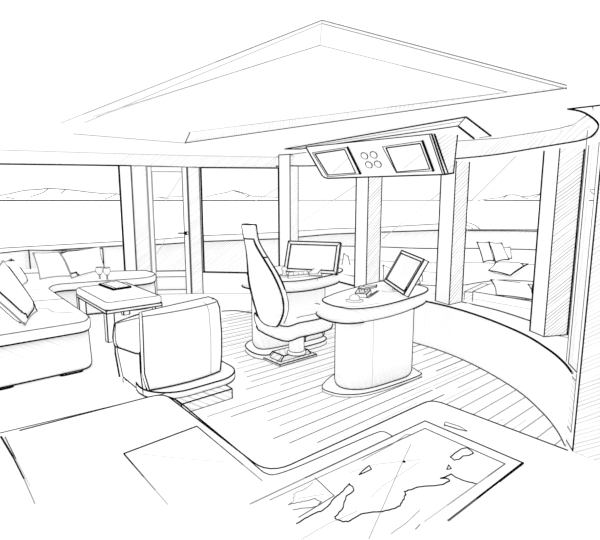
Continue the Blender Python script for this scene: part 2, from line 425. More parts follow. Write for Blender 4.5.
# ---- glazing ---------------------------------------------------------
wn = [0]
def window(corners, glints, lab, frame=None, fw=1.5, fs=0):
    """corners: bl br tr tl ; glints: list of (u0,v0,u1,v1) pale reflection strokes"""
    wn[0] += 1
    r = thing('window_%d' % wn[0], mul(add(corners[0], corners[1]), .5), lab, kind='structure')
    g = B(); g.face(corners)
    bl, br, tr, tl = corners
    def uv(u, v): return lerp(lerp(bl, br, u), lerp(tl, tr, u), v)
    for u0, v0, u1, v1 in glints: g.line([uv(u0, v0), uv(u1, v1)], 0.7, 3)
    g.build('pane', [GLASS], r)
    f = B(); c = mul(add(add(bl, br), add(tr, tl)), .25)
    for a, d in ((bl, br), (br, tr), (tr, tl), (tl, bl)):
        a2, d2 = lerp(a, c, .012), lerp(d, c, .012)
        f.face([a, d, d2, a2])
        if frame is None or (a, d) in frame: f.line([a, d], fw, fs)
    f.build('window_frame', [WHITE], r)
    return r
def wq(pa, pb, za, zb, push=0.06):
    p, q = wl(pa), wl(pb); ox, oy = wthick(p, q, push)
    return [(p[0]+ox, p[1]+oy, za[0]), (q[0]+ox, q[1]+oy, zb[0]), (q[0]+ox, q[1]+oy, zb[1]), (p[0]+ox, p[1]+oy, za[1])]
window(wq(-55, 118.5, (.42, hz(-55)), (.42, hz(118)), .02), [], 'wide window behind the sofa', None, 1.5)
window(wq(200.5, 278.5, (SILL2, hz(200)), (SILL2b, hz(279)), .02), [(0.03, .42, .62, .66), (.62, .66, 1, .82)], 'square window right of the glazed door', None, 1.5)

# ---- glazed door -----------------------------------------------------
dr = thing('door_1', (wl(166)[0], wl(166)[1], 0), 'white glazed door between wall strips', kind='structure')
def duv(px, y, push=0.0):
    """point on the door plane"""
    p, q = wl(146.5), wl(187.5); ox, oy = wthick(p, q, push); a = (p[0]+ox, p[1]+oy); c = (q[0]+ox, q[1]+oy)
    t = plan_hit(px, y, a, c); return (t[0], t[1], V(px, y, t))
b = B()
zt = hz(166)-0.01
po, qo = wl(147), wl(186.5)
def dq(u0, u1, z0, z1, push):
    ox, oy = wthick(po, qo, push); a = lerp(po, qo, u0); c = lerp(po, qo, u1)
    return [(a[0]+ox, a[1]+oy, z0), (c[0]+ox, c[1]+oy, z0), (c[0]+ox, c[1]+oy, z1), (a[0]+ox, a[1]+oy, z1)]
def dbox(b, u0, u1, z0, z1, p0=.0, p1=.05, m=0, w=0.8, sh=1):
    f = dq(u0, u1, z0, z1, p0); k = dq(u0, u1, z0, z1, p1)
    b.hexa([f[0], f[1], k[1], k[0]], [f[3], f[2], k[2], k[3]], m, w, sh)
zg0 = V(150, 271.5, po); zg1 = hz(166)-.09
dbox(b, 0, .10, 0, zt, sh=2); dbox(b, .88, 1.0, 0, zt, sh=1); dbox(b, .10, .88, zg1, zt, sh=2); dbox(b, .10, .88, zg0-.1, zg0, sh=1)
dbox(b, .10, .88, 0, .08, sh=1)
b.build('door_frame', [WHITE], dr)
b = B(); f = dq(.10, .88, zg0, zg1, .03); b.face(f)
def fuv(u, v): return lerp(lerp(f[0], f[1], u), lerp(f[3], f[2], u), v)
b.line([fuv(.05, .55), fuv(.95, .95)], .7, 3); b.line([fuv(.05, .18), fuv(.95, .62)], .7, 3)  # pale strokes drawn on the pane as reflected glints
b.build('pane', [GLASS], dr)
b = B(); dbox(b, .10, .88, .08, zg0-.1, .02, .05, 0, .8, 2); b.build('door_panel', [WHITE], dr)
b = B(); hp = dq(.945, .955, .95, .96, -.03)[0]; zh = V(183, 233, qo)
a = dq(.74, .98, zh, zh, -.05); b.line([a[0], a[1]], 1.5, 0)
kk = dq(.95, .96, zh, zh, -.05)[0]; lathe(b, (kk[0], kk[1], kk[2]-.025), [(.012, 0), (.03, .01), (.03, .04), (.012, .05)], 10); b.line([(kk[0]-.03, kk[1]-.03, kk[2]-.02), (kk[0]-.03, kk[1]-.03, kk[2]+.02)], 2.2, 0)
k2 = dq(.95, .96, zh, zh, 0)[0]; b.line([kk, k2], 2, 0)
b.contour(1.0); b.build('door_handle', [GREY], dr)

# ---- pillars between the front windows -------------------------------
def pillar(pl, pc, pr, z0, z1, lab, wt=1.3, mats=(WHITE, HCOL), extra=None):
    """plan corners: left, near corner, right (fourth completes)"""
    p4 = (pl[0]+pr[0]-pc[0], pl[1]+pr[1]-pc[1])
    b = B(); ring = [pc, pr, p4, pl]
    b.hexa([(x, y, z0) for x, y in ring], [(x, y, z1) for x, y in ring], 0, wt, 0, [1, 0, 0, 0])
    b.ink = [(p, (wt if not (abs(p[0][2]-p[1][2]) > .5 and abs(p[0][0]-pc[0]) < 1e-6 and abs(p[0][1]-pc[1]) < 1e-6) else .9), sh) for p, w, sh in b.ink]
    return trim(b, list(mats), lab)
c3l, c3r = wl(279.5), (4.66, 5.83)
c3 = plan_hit(289.5, 168, (4.46, 6.2), (4.62, 5.6))
p3l = wl(279); D3 = p3l[0]*ch[0]+p3l[1]*ch[1]
g = lambda x, y, D: PD(x, y, D)[:2]
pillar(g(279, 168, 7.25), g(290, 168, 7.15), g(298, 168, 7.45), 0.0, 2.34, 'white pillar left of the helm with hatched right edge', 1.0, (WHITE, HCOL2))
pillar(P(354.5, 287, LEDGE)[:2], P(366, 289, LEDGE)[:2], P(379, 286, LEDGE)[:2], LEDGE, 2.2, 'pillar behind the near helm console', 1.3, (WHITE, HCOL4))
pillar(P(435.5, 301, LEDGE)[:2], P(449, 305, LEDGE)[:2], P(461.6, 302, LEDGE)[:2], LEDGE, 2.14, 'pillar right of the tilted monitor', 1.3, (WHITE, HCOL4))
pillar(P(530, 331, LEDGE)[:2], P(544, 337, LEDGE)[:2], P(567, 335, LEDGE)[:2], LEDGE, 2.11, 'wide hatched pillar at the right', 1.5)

# ---- low curved wall with ledge --------------------------------------
b = B()
n = len(INN)
for i in range(n-1):
    a, c = INN[i], INN[i+1]; ao, co_ = OUT[i], OUT[i+1]
    b.face([(a[0], a[1], 0), (c[0], c[1], 0), (c[0], c[1], LEDGE), (a[0], a[1], LEDGE)][::-1], 1, True)
    b.face([(a[0], a[1], LEDGE), (c[0], c[1], LEDGE), (co_[0], co_[1], LEDGE), (ao[0], ao[1], LEDGE)][::-1], 0)
    b.face([(co_[0], co_[1], -.1), (ao[0], ao[1], -.1), (ao[0], ao[1], LEDGE), (co_[0], co_[1], LEDGE)], 0)
b.line([(x, y, LEDGE) for x, y in INN], 1.6, 0); b.line([(x, y, 0.002) for x, y in INN], 1.4, 0)
sill = smooth_poly([P(463, 302.5, LEDGE), P(497, 310.5, LEDGE), P(531, 321.5, LEDGE)], 5); b.line(sill, 1.7, 0)
b.line(smooth_poly([P(545, 337, LEDGE), P(558, 336, LEDGE), P(568, 338, LEDGE)], 3), .8, 1)
tag(b.build('wall_front', [WHITE, HVERT]), kind='structure', label='low curved front wall with ledge under the windows')

# front panes
def fq(a, bq, zt0, zt1, z0=LEDGE): return [(a[0], a[1], z0), (bq[0], bq[1], z0), (bq[0], bq[1], zt1), (a[0], a[1], zt0)]
c4l, c4r = P(354.5, 287, LEDGE), P(379, 286, LEDGE); c5l, c5r = P(435.5, 301, LEDGE), P(461.6, 302, LEDGE); c6l, c6r = P(530, 331, LEDGE), P(567, 335, LEDGE)
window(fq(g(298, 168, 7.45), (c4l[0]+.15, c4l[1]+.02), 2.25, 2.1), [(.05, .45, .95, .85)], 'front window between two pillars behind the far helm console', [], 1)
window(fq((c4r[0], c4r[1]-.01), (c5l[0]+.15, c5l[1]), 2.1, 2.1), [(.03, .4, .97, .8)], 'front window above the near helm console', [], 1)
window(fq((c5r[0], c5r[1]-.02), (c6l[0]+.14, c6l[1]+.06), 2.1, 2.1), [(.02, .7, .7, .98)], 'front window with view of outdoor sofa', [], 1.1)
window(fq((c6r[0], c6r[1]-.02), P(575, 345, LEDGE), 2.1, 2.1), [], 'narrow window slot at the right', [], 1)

# ---- narrow glazed door at right --------------------------------------
da, dc = P(560, 430)[:2], P(573, 451)[:2]
d2 = thing('door_2', (da[0], da[1], 0), 'narrow glazed door leaf seen edge-on at right', kind='structure')
def dd(t, z, push=0.0): 
    q = lerp(da, dc, t); return (q[0]+push*.63, q[1]-push*.77+0, z)
zsplit = V(572, 368, lerp(da, dc, .5))
def ddbox(b, t0, t1, z0, z1, w=1.0, sh=0, m=0, th=.03):
    dn = nrm((dc[1]-da[1], da[0]-dc[0], 0)); off = mul(dn, th)
    if dot(off, (1, 0, 0)) < 0: off = mul(off, -1)
    q = [dd(t0, z0), dd(t1, z0), add(dd(t1, z0), off), add(dd(t0, z0), off)]; r = [dd(t0, z1), dd(t1, z1), add(dd(t1, z1), off), add(dd(t0, z1), off)]
    b.hexa(q[::-1], r[::-1], m, w, sh)
b = B()
ddbox(b, 0, .16, 0, 2.1, 0); ddbox(b, .78, 1.0, 0, 2.1, 0); ddbox(b, .16, .78, 0, .1, 0); ddbox(b, .16, .78, zsplit-.06, zsplit, 0); ddbox(b, .16, .78, 2.0, 2.1, 0)
b.line([dd(0, 0), dd(0, 2.1)], .9, 1); b.line([dd(1, 0), dd(1, 2.1)], 1.6, 0); b.line([dd(.16, .1), dd(.16, 2.0)], .7, 1); b.line([dd(.78, .1), dd(.78, 2.0)], .8, 1); b.line([dd(0, 0), dd(1, 0)], 1.2, 0)
for z_ in (.1, zsplit-.06, zsplit): b.line([dd(.16, z_), dd(.78, z_)], .8, 1)
b.build('door_frame', [WHITE], d2)
b = B(); ddbox(b, .16, .78, .1, zsplit-.06, 0, 1, 0, .015); b.build('door_panel', [HCOL2], d2)
b = B(); b.face([dd(.16, zsplit, .01), dd(.78, zsplit, .01), dd(.78, 2.0, .01), dd(.16, 2.0, .01)]); b.build('pane', [GLASS], d2)

# ---- hatched wall at the far right ------------------------------------
b = B(); w0 = dd(1.03, 0); w1 = P(597, 462)
e = nrm(sub(w1, w0)); w1 = add(w0, mul(e, 1.6))
off = (0.25, 0.12)
b.hexa([(w0[0], w0[1], 0), (w1[0], w1[1], 0), (w1[0]+off[0], w1[1]+off[1], 0), (w0[0]+off[0]*.3, w0[1]+off[1]*.3, 0)],
       [(w0[0], w0[1], 2.1), (w1[0], w1[1], 2.1), (w1[0]+off[0], w1[1]+off[1], 2.1), (w0[0]+off[0]*.3, w0[1]+off[1]*.3, 2.1)], 0, 0)
b.line([w0, lerp(w0, w1, .05)], .8, 3)
tag(b.build('wall_right', [HWALL]), kind='structure', label='hatched wall panel at far right')

# ------------------------------------------------------------------ outside: deck, bulwark, sea, islands
b = B(); dk = [PD(-120, 250, 12)[:2], PD(300, 250, 12.5)[:2], PD(760, 250, 13)[:2], (6.5, -2), (3.7, -2), (4.6, 1.0), (5.3, 2.6), (5.3, 6.3), (3.7, 7.6), (1, 9.0), (-1, 10)]
b.loft([[(x, y, -.3) for x, y in dk[::-1]], [(x, y, -.14) for x, y in dk[::-1]]], smooth=False)
tag(b.build('side_deck', [WHITE]), kind='structure', label='outer deck around the bridge')
BW = [(-70, 252, 259, 9.7), (0, 248, 254, 9.6), (60, 244.5, 249.5, 9.5), (122, 241, 245.5, 9.4), (165, 238.5, 244, 9.35), (200, 235.5, 241.5, 9.35), (240, 233.8, 240, 9.4), (280, 232, 238.5, 9.5), (330, 228.6, 234, 9.9), (380, 227, 232, 10.3), (440, 223.5, 230, 10.6)]
BW2 = [(440, 229, 230.4, 10.6), (470, 229, 230.4, 10.6), (510, 229, 230.5, 10.2), (545, 229, 231, 9.6), (580, 230, 232.5, 8.4), (620, 232, 236, 7.2)]
bt = thing('deck_bulwark', PD(300, 262, 9.8)[:2]+(-.14,), 'long white hatched bulwark with a cap rail, running outside behind all the windows', 'bulwark')
bp = B(); br_ = B()
for seg, rail in ((BW, True), (BW2, False)):
    for a, c in zip(seg, seg[1:]):
        pa, pc = PD(a[0], a[2], a[3]), PD(c[0], c[2], c[3]); ta, tc_ = PD(a[0], a[1], a[3]), PD(c[0], c[1], c[3])
        bk = mul(ch, .12)
        bp.hexa([(pa[0], pa[1], -.14), (pc[0], pc[1], -.14), (pc[0]+bk[0], pc[1]+bk[1], -.14), (pa[0]+bk[0], pa[1]+bk[1], -.14)], [pa, pc, add(pc, bk), add(pa, bk)], 0, 0)
        fr = mul(ch, -.06)
        br_.hexa([add(pa, fr), add(pc, fr), add(pc, bk), add(pa, bk)], [add(ta, fr), add(tc_, fr), add(tc_, bk), add(ta, bk)], 0, 0)
        br_.line([add(pa, fr), add(pc, fr)], 1.3, 0); br_.line([add(ta, fr), add(tc_, fr)], .8, 1)
cu = smooth_poly([PD(465, 222.5, 10.4), PD(471, 223.5, 10.4), PD(477, 226.5, 10.4), PD(480, 229.5, 10.4)], 4); br_.line(cu, .9, 1)
cu = smooth_poly([PD(465, 225, 10.4), PD(469, 226, 10.4), PD(474, 229.5, 10.4)], 4); br_.line(cu, .8, 2)
bp.build('bulwark_panel', [HBUL], bt); br_.build('cap_rail', [WHITE], bt)

b = B(); N = 96; R = 3000.0; zs = -3.0
ring = [(R*math.cos(2*math.pi*k/N), R*math.sin(2*math.pi*k/N), zs) for k in range(N)]
b.face(ring); arc = [(R*math.sin(math.radians(t)), R*math.cos(math.radians(t)), zs) for t in range(-10, 95)]
b.line([add(p_, (0, 0, 2)) for p_ in arc], .9, 1)
tag(b.build('sea', [SEA]), kind='structure', label='calm pale sea to the horizon')
def island(pts, D, base_y, lab, strokes=(), w=1.0, sh=1, wb=1.2):
    b = B(); top = [PD(x, y, D) for x, y in pts]; zb = -3.0
    bot = [(p[0], p[1], zb+.5) for p in top]; dep = mul(ch, D*.12)
    n = len(top)
    for i in range(n-1):
        k0, k1 = add(top[i], (dep[0], dep[1], -top[i][2]+zb)), add(top[i+1], (dep[0], dep[1], -top[i+1][2]+zb))
        fr0 = (bot[i][0]-dep[0]*.3, bot[i][1]-dep[1]*.3, zb); fr1 = (bot[i+1][0]-dep[0]*.3, bot[i+1][1]-dep[1]*.3, zb)
        b.face([fr0, fr1, top[i+1], top[i]]); b.face([top[i], top[i+1], k1, k0])
    b.line(top, w, sh); fr = [(p[0]-dep[0]*.3, p[1]-dep[1]*.3, zb+2.2) for p in bot]; b.line(fr, wb, 0)
    for s in strokes: b.line([PD(x, y, D*.97) for x, y in s], .7, 1)
    return tag(b.build('island', [SEA], base=(bot[n//2][0], bot[n//2][1], zb)), lab, 'island', 'low islands on the horizon')
island([(-30, 199), (-8, 197.5), (10, 194), (25, 190.5), (40, 189.5), (48, 188.5), (57, 189), (64, 189.5), (75, 190.5), (90, 192.5), (105, 194), (117, 194), (124, 196), (138, 200)], 2000, 201, 'long low rocky island seen through the window behind the sofa', [[(48, 189), (44, 192), (38, 194.5), (31, 196.5)], [(65, 190), (61, 193.5)], [(116, 194.5), (110, 197), (105, 199)], [(5, 197), (14, 198.5)]], 1.0, 1, 1.6)
island([(140, 200), (150, 199), (160, 197.8), (170, 197.2), (182, 196.7), (190, 198), (198, 200)], 2000, 201, 'faint low island seen through the glazed door', [[(160, 198), (172, 199)]], .9, 1, 1.2)
island([(200, 200.5), (206, 197.5), (212, 195.5), (220, 194), (228, 192.3), (233, 190.6), (238, 191.5), (246, 194), (252, 196.5), (262, 197), (275, 197.5), (290, 200)], 2000, 201, 'peaked island seen through the square window', [[(234, 191), (242, 193.5), (249, 197)], [(249, 195.5), (246, 198)]], 1.0, 1, 1.4)
island([(478, 200.8), (490, 199), (500, 198), (507, 195.5), (514, 195), (522, 196.8), (530, 196.5), (540, 194), (552, 191), (562, 194), (572, 196), (580, 192), (590, 190), (605, 189), (630, 194)], 2000, 201, 'hilly island seen through the right front window', [[(507, 195.5), (503, 198.5)], [(522, 197), (528, 199)], [(540, 194.5), (534, 197.5)], [(590, 191), (596, 196)]], 1.0, 1, 1.2)

# ---- outdoor seating --------------------------------------------------
so = thing('outdoor_sofa', PD(480, 285, 8.0)[:2]+(-.14,), 'curved white outdoor sofa along the bulwark, seen through the front windows', 'sofa')
front = [(335, 0, 8.0), (378, 0, 7.3), (420, 0, 6.9), (455, 0, 6.8), (480, 0, 7.1), (500, 0, 7.3), (520, 0, 7.25), (548, 0, 7.1)]
backp = [(335, 262, 9.7), (378, 264, 9.5), (420, 266, 9.2), (455, 263.5, 9.2), (480, 262, 9.2), (500, 261, 9.1), (525, 262, 9.0), (548, 262, 8.8)]
ZS = 0.38
frp = smooth_poly([P(x, y, ZS)[:2] for x, y, D in [(a[0], V(0, 0, (1, 1)) and 200+460*(H-ZS)/a[2], 0) for a in front]], 4)
bkp = smooth_poly([PD(a[0], 262, a[2])[:2] for a in backp], 4)
b = B()
for i in range(len(frp)-1):
    a, c, d, e_ = frp[i], frp[i+1], bkp[i+1], bkp[i]
    b.face([(a[0], a[1], ZS), (c[0], c[1], ZS), (d[0], d[1], ZS), (e_[0], e_[1], ZS)])
    b.face([(a[0], a[1], -.14), (c[0], c[1], -.14), (c[0], c[1], ZS), (a[0], a[1], ZS)], 1, True)
    b.face([(d[0], d[1], -.14), (d[0], d[1], ZS), (e_[0], e_[1], ZS), (e_[0], e_[1], -.14)])
b.line([(x, y, ZS) for x, y in frp], .9, 1); b.line([(x, y, ZS-.13) for x, y in frp], .7, 2); b.line([(x, y, ZS) for x, y in bkp], .9, 1)
b.build('seat', [WHITE, SEAT], so)
b = B()
for i in range(len(bkp)-1):
    p_, q_ = bkp[i], bkp[i+1]; o_ = mul(ch, .18); zt_ = 0.68
    b.face([(p_[0], p_[1], ZS), (q_[0], q_[1], ZS), (q_[0], q_[1], zt_), (p_[0], p_[1], zt_)], 0, True)
    b.face([(p_[0], p_[1], zt_), (q_[0], q_[1], zt_), (q_[0]+o_[0], q_[1]+o_[1], zt_), (p_[0]+o_[0], p_[1]+o_[1], zt_)])
b.line([(x, y, .68) for x, y in bkp], 1.0, 0); b.build('backrest', [WHITE], so)
be = thing('outdoor_bench', P(500, 312, 0)[:2]+(-.14,), 'low white box bench just outside the right front window', 'bench')
ZB = .42
q = [P(473, 291.5, ZB), P(545, 303.5, ZB), P(560, 291, ZB), P(490, 284, ZB)]
b = B(); b.hexa([(p[0], p[1], -.14) for p in q], q, 0, .9, 1); b.line([(lerp(q[0], q[1], .0)[0], q[0][1], ZB-.1), (q[1][0], q[1][1], ZB-.1)], .6, 3); b.build('bench_seat', [WHITE], be)
b = B(); pp = [P(464.5, 291, ZB), P(473, 291.5, ZB), P(490, 284, ZB), P(482, 283, ZB)]; b.hexa([(p[0], p[1], -.14) for p in pp], [(p[0], p[1], ZB-.01) for p in pp], 0, .8, 1); b.build('bench_end', [HCOL2], be)
OP = 'cushions on the outdoor seating'
def opil(bl, br, tr, tl, D, lab, th=.12, dt=.12, w=1.1):
    return pillow('outdoor_cushion', PD(bl[0], bl[1], D), PD(br[0], br[1], D), PD(tr[0], tr[1], D+dt), PD(tl[0], tl[1], D+dt), th, lab, 'cushion', OP, w, 0, WHITE, .12)
opil((483.4, 262), (494, 261), (488.5, 242), (477, 242), 8.75, 'upright outdoor cushion leaning on the sofa back, leftmost of the upright pair')
opil((495.5, 262), (509, 259.6), (501.5, 243), (488.8, 242), 8.7, 'upright outdoor cushion with pointed corners, right one of the upright pair')
opil((505, 259.5), (511.5, 258.5), (510, 247), (503, 247.5), 8.98, 'small rounded outdoor cushion tucked behind the upright pair', .08, .05, .9)
pillow('outdoor_cushion', P(488.7, 270.4, .43), P(510.4, 275.5, .43), P(528, 264, .47), P(495.5, 262.8, .47), .10, 'flat outdoor cushion lying on the sofa seat', 'cushion', OP, 1.1, 0, WHITE, .1)
pillow('outdoor_cushion', P(496, 295, .44), P(535, 300, .44), PD(533, 285, 5.75), PD(490.7, 279.5, 6.05), .10, 'large outdoor cushion standing on the low box bench', 'cushion', OP, 1.0, 0, WHITE, .12)
opil((341, 269), (350.5, 267), (348, 256), (344, 253.5), 8.9, 'small outdoor cushion seen right beside the far monitor', .10, .1)
opil((383, 281), (398, 282), (396, 270), (383, 265), 7.15, 'outdoor cushion half hidden behind the tilted monitor, on its left', .10, .1, .9)
opil((422, 282), (438, 283), (438, 273), (421, 271), 7.05, 'outdoor cushion right of the tilted monitor, cut by the pillar', .10, .1, .9)

# ------------------------------------------------------------------ helm console, near
def countertop(b, topz, top_poly, under_poly, underz, w=1.3):
    tp = smooth_poly(top_poly, 5, True); up = smooth_poly(under_poly, 5, True)
    b.loft([[(x, y, underz) for x, y in up], [(x, y, topz) for x, y in tp]], 1, True, True, 0)
    b.line([(x, y, topz) for x, y in tp+tp[:1]], w, 0); b.line([(x, y, underz) for x, y in up+up[:1]], w*1.3, 0)
    return tp
def pxs(l, z): return [P(x, y, z)[:2] for x, y in l]
hc = thing('helm_console', (3.1, 2.75, 0), 'near white helm console on a rounded pedestal with lever and tilted monitor', 'console')
TZ = .76; UZ = .63
tpx = [(322.5, 299.5), (324, 302), (331, 305), (341, 307.3), (354, 308.8), (377, 306.5), (402, 300.5), (425, 292.5), (427, 288), (417, 285), (402, 281.5), (385, 281), (362, 286), (340, 292), (327, 297)]
upx = [(316.5, 312.8), (318, 316), (324, 319.2), (334, 322.2), (352, 323.5), (378, 319.5), (402, 313), (423, 304), (424.5, 299), (415, 297), (400, 295), (380, 296), (358, 300), (338, 305), (322, 310)]
b = B(); tp = countertop(b, TZ, pxs(tpx, TZ), pxs(upx, UZ), UZ, 1.2)
inr = smooth_poly([P(x, y, TZ) for x, y in ((325, 302), (333, 305.3), (345, 306.8), (362, 306), (380, 303))], 5); b.line(inr, .6, 2)
b.line([P(384, 304.5, TZ), P(383, 318, UZ)], .6, 3)
b.build('countertop', [WHITE, SEAT], hc)
b = B(); ppx = [(335, 378), (337, 385), (345, 389), (358, 390), (372, 388), (392, 382), (408.5, 375.5), (409, 366), (385, 364), (350, 368), (338, 372)]
pp = smooth_poly(pxs(ppx, 0.03), 4, True)
b.prism(pp, 0.03, UZ, 0, 0); b.contour(1.4, 0); b.line([(x, y, .035) for x, y in pp+pp[:1]], 1.1, 0)
s0 = P(372, 388, .03); b.line([(s0[0], s0[1], .04), (s0[0], s0[1], UZ)], .6, 3)
b.build('pedestal', [HPED], hc)
b = B(); ql = smooth_poly(pxs([(322, 386.5), (332, 392.5), (346, 394.5), (366, 393), (392, 385.5), (420, 375), (418, 371.5), (405, 366), (360, 366), (335, 374)], 0.025), 4, True)
b.prism(ql, 0.0, .025, 0, .9, 0); b.build('base_plate', [WHITE], hc)
b = B()
c = P(354.5, 301, TZ); lathe(b, c, [(.075, 0), (.075, .008), (.045, .012), (.045, .03), (.03, .05), (.01, .058)], 18, 0, .8, 1, (0, 2)); b.contour(1.0, 0)
b.build('dome_button', [GREY], hc)
th = B()
q = [P(355.5, 297, TZ), P(367, 298, TZ), P(371, 293.5, TZ), P(359, 291.5, TZ)]
th.hexa(q, [add(p_, (0.005, .01, .035)) for p_ in q], 0, .9, 0)
q2 = [lerp(q[0], q[2], .25), lerp(q[1], q[3], .25), lerp(q[2], q[0], .25), lerp(q[3], q[1], .25)]
th.hexa([add(p_, (0, 0, .035)) for p_ in q2], [add(p_, (.01, .02, .07)) for p_ in q2], 0, .8, 0)
thr = th.build('throttle_block', [GREY], hc)
lv = B(); lv.hexa([P(361, 290, TZ+.06), P(376, 287.5, TZ+.09), P(377, 286, TZ+.09), P(361, 288, TZ+.06)], [P(361, 288.8, TZ+.075), P(376, 286, TZ+.105), P(377, 284.8, TZ+.105), P(361, 287, TZ+.075)], 0, .8, 0)
lv.build('throttle_lever', [GREY], thr)
b = B(); b.line([P(366, 298, TZ), P(377, 291, TZ+.01)], 1.2, 1); b.line([P(368, 298.5, TZ), P(379, 290.5, TZ+.01)], .8, 1)
c = P(388, 291, TZ); lathe(b, c, [(.06, 0), (.055, .006)], 16, 0, .7, 2, (0,)); b.build('control_strip', [GREY], hc)

def monitor(bl, br, tr, tl, th, lab, bez=.08, wo=1.3):
    """front corners, thickness vector"""
    t = thing('monitor', mul(add(bl, br), .5), lab, 'monitor', 'flat monitors on the helm consoles')
    nv = nrm(cross(sub(br, bl), sub(tl, bl)))
    if dot(nv, sub(CAM, bl)) < 0: nv = mul(nv, -1)
    bk = mul(nv, -th); c = mul(add(add(bl, br), add(tr, tl)), .25)
    ins = []
    W_, H_ = ln(sub(br, bl)), ln(sub(tl, bl)); u = nrm(sub(br, bl)); v = nrm(sub(tl, bl)); m_ = bez*min(W_, H_)
    ins = [add(bl, add(mul(u, m_), mul(v, m_))), add(br, add(mul(u, -m_), mul(v, m_))), add(tr, add(mul(u, -m_), mul(v, -m_))), add(tl, add(mul(u, m_), mul(v, -m_)))]
    o = [bl, br, tr, tl]; inn = [add(p_, mul(nv, -.006)) for p_ in ins]
    b = B()
    for k in range(4):
        q_ = (k+1) % 4
        b.face([o[k], o[q_], ins[q_], ins[k]]); b.face([ins[k], ins[q_], inn[q_], inn[k]]); b.face([o[q_], o[k], add(o[k], bk), add(o[q_], bk)], 1)
        b.line([o[k], o[q_]], wo, 0); b.line([add(o[k], bk), add(o[q_], bk)], wo*.8, 0); b.line([o[k], add(o[k], bk)], .9, 0)
        b.line([ins[k], ins[q_]], wo, 0); b.line([o[k], ins[k]], .7, 1)
    b.face([add(p_, bk) for p_ in o[::-1]], 1)
    b.build('frame', [WHITE, GREY], t)
    b = B(); b.face(inn); b.build('screen', [WHITE], t)
    return t, nv, c
mt, nv, c = monitor(P(384, 281, .80), P(403.6, 294.8, .785), PD(424.3, 259.5, 4.42), PD(401.6, 250.3, 4.72), .05, 'monitor tilted sideways on the near helm console')
b = B(); a = add(c, mul(nv, -.13)); b.hexa([P(391, 291, TZ), P(400, 292, TZ), P(404, 287, TZ), P(395, 286, TZ)], [add(a, (-.03, -.05, -.06)), add(a, (.0, -.08, -.06)), add(a, (.03, -.03, .0)), add(a, (.0, .0, .0))], 0, .7, 1); b.build('stand', [GREY], mt)

# ------------------------------------------------------------------ helm console, far
h2 = thing('helm_console', (3.2, 4.2, 0), 'far white helm console carrying the wide monitor, behind the helm chair', 'console')
T2 = .78; U2 = .66
tpx = [(247, 273), (262, 280), (286, 281.5), (312, 279), (339.5, 272.5), (340.5, 268.5), (322, 266), (296, 266), (270, 267)]
upx = [(242, 285.5), (262, 291), (286, 292.5), (312, 290), (335, 284), (337.5, 280), (322, 278), (296, 278), (268, 279)]
b = B(); countertop(b, T2, pxs(tpx, T2), pxs(upx, U2), U2, 1.1)
b.line([P(292, 281, T2), P(287.5, 292, U2)], .6, 2); b.line([P(318, 278, T2), P(314, 289, U2)], .6, 2)
b.build('countertop', [WHITE, SEAT], h2)
b = B(); pp = smooth_poly(pxs([(254, 338), (254.5, 346), (262, 349.5), (276, 348), (298, 343), (321, 337.5), (322, 331), (300, 331), (270, 334)], .05), 4, True)
b.prism(pp, .05, U2, 0, 0); b.contour(1.3, 0); b.line([(x, y, .055) for x, y in pp+pp[:1]], 1.0, 0)
b.build('pedestal', [HPED], h2)
b = B(); ql = smooth_poly(pxs([(246, 344), (250, 351), (262, 355), (278, 353.5), (300, 348), (324, 341), (323, 336), (300, 334), (262, 337)], 0.05), 4, True)
b.prism(ql, 0.0, .05, 0, 1.1, 0); b.build('base_plate', [WHITE], h2)
b = B(); nz = [P(304, 341.5, .05), P(321.5, 336.5, .05)]
n0, n1 = nz; zt_ = .19
fwdn = mul(nrm(cross(sub(n1, n0), (0, 0, 1))), .02)
if dot(fwdn, sub(CAM, n0)) < 0: fwdn = mul(fwdn, -1)
b.hexa([add(n0, fwdn), add(n1, fwdn), n1, n0], [add((n0[0], n0[1], zt_), fwdn), add((n1[0], n1[1], zt_), fwdn), (n1[0], n1[1], zt_), (n0[0], n0[1], zt_)], 0, 1.2, 0)
b.line([add(add(n0, fwdn), (0, 0, .05)), add((n1[0], n1[1], zt_-.03), fwdn)], .7, 1)
b.build('foot_step', [HCOL2], h2)
b = B(); q = [P(288, 278.5, T2), P(309, 276.5, T2), P(307, 273.5, T2), P(289, 275, T2)]
b.hexa(q, [add(p_, (0, 0, .03)) for p_ in q], 0, .8, 1)
for k in range(3):
    t0 = lerp(q[0], q[1], .25+.25*k); t1 = lerp(q[3], q[2], .25+.25*k); b.line([add(t0, (0, 0, .031)), add(t1, (0, 0, .031))], .5, 2)
b.build('control_panel', [GREY], h2)
b = B(); c = P(284.5, 276.5, T2); lathe(b, c, [(.05, 0), (.05, .02), (.018, .025), (.015, .07), (.03, .075), (.028, .1), (.01, .11)], 12, 0, .7, 1, (0, 1)); b.contour(.9, 0); b.build('joystick', [GREY], h2)
mt, nv, c = monitor(PD(283.8, 271.3, 5.5), PD(336.5, 274.2, 5.3), PD(340.6, 242.6, 5.42), PD(288.5, 241, 5.62), .05, 'wide monitor facing the room on the far helm console', .10)
b = B(); q = [P(303, 276, T2), P(322, 277, T2), P(320, 271, T2), P(305, 270.5, T2)]; b.hexa(q, [add(p_, (0, 0, .015)) for p_ in q], 0, .8, 1)
a = add(c, mul(nv, -.05)); q3 = [mul(add(p_, mul(add(add(q[0], q[1]), add(q[2], q[3])), .25)), .5) for p_ in q]
b.hexa([add(p_, (0, 0, .015)) for p_ in q3], [add(a, (.05, -.05, -.08)), add(a, (.12, -.1, -.08)), add(a, (.12, -.05, -.02)), add(a, (.05, 0, -.02))], 0, .7, 1)
b.build('stand', [GREY], mt)

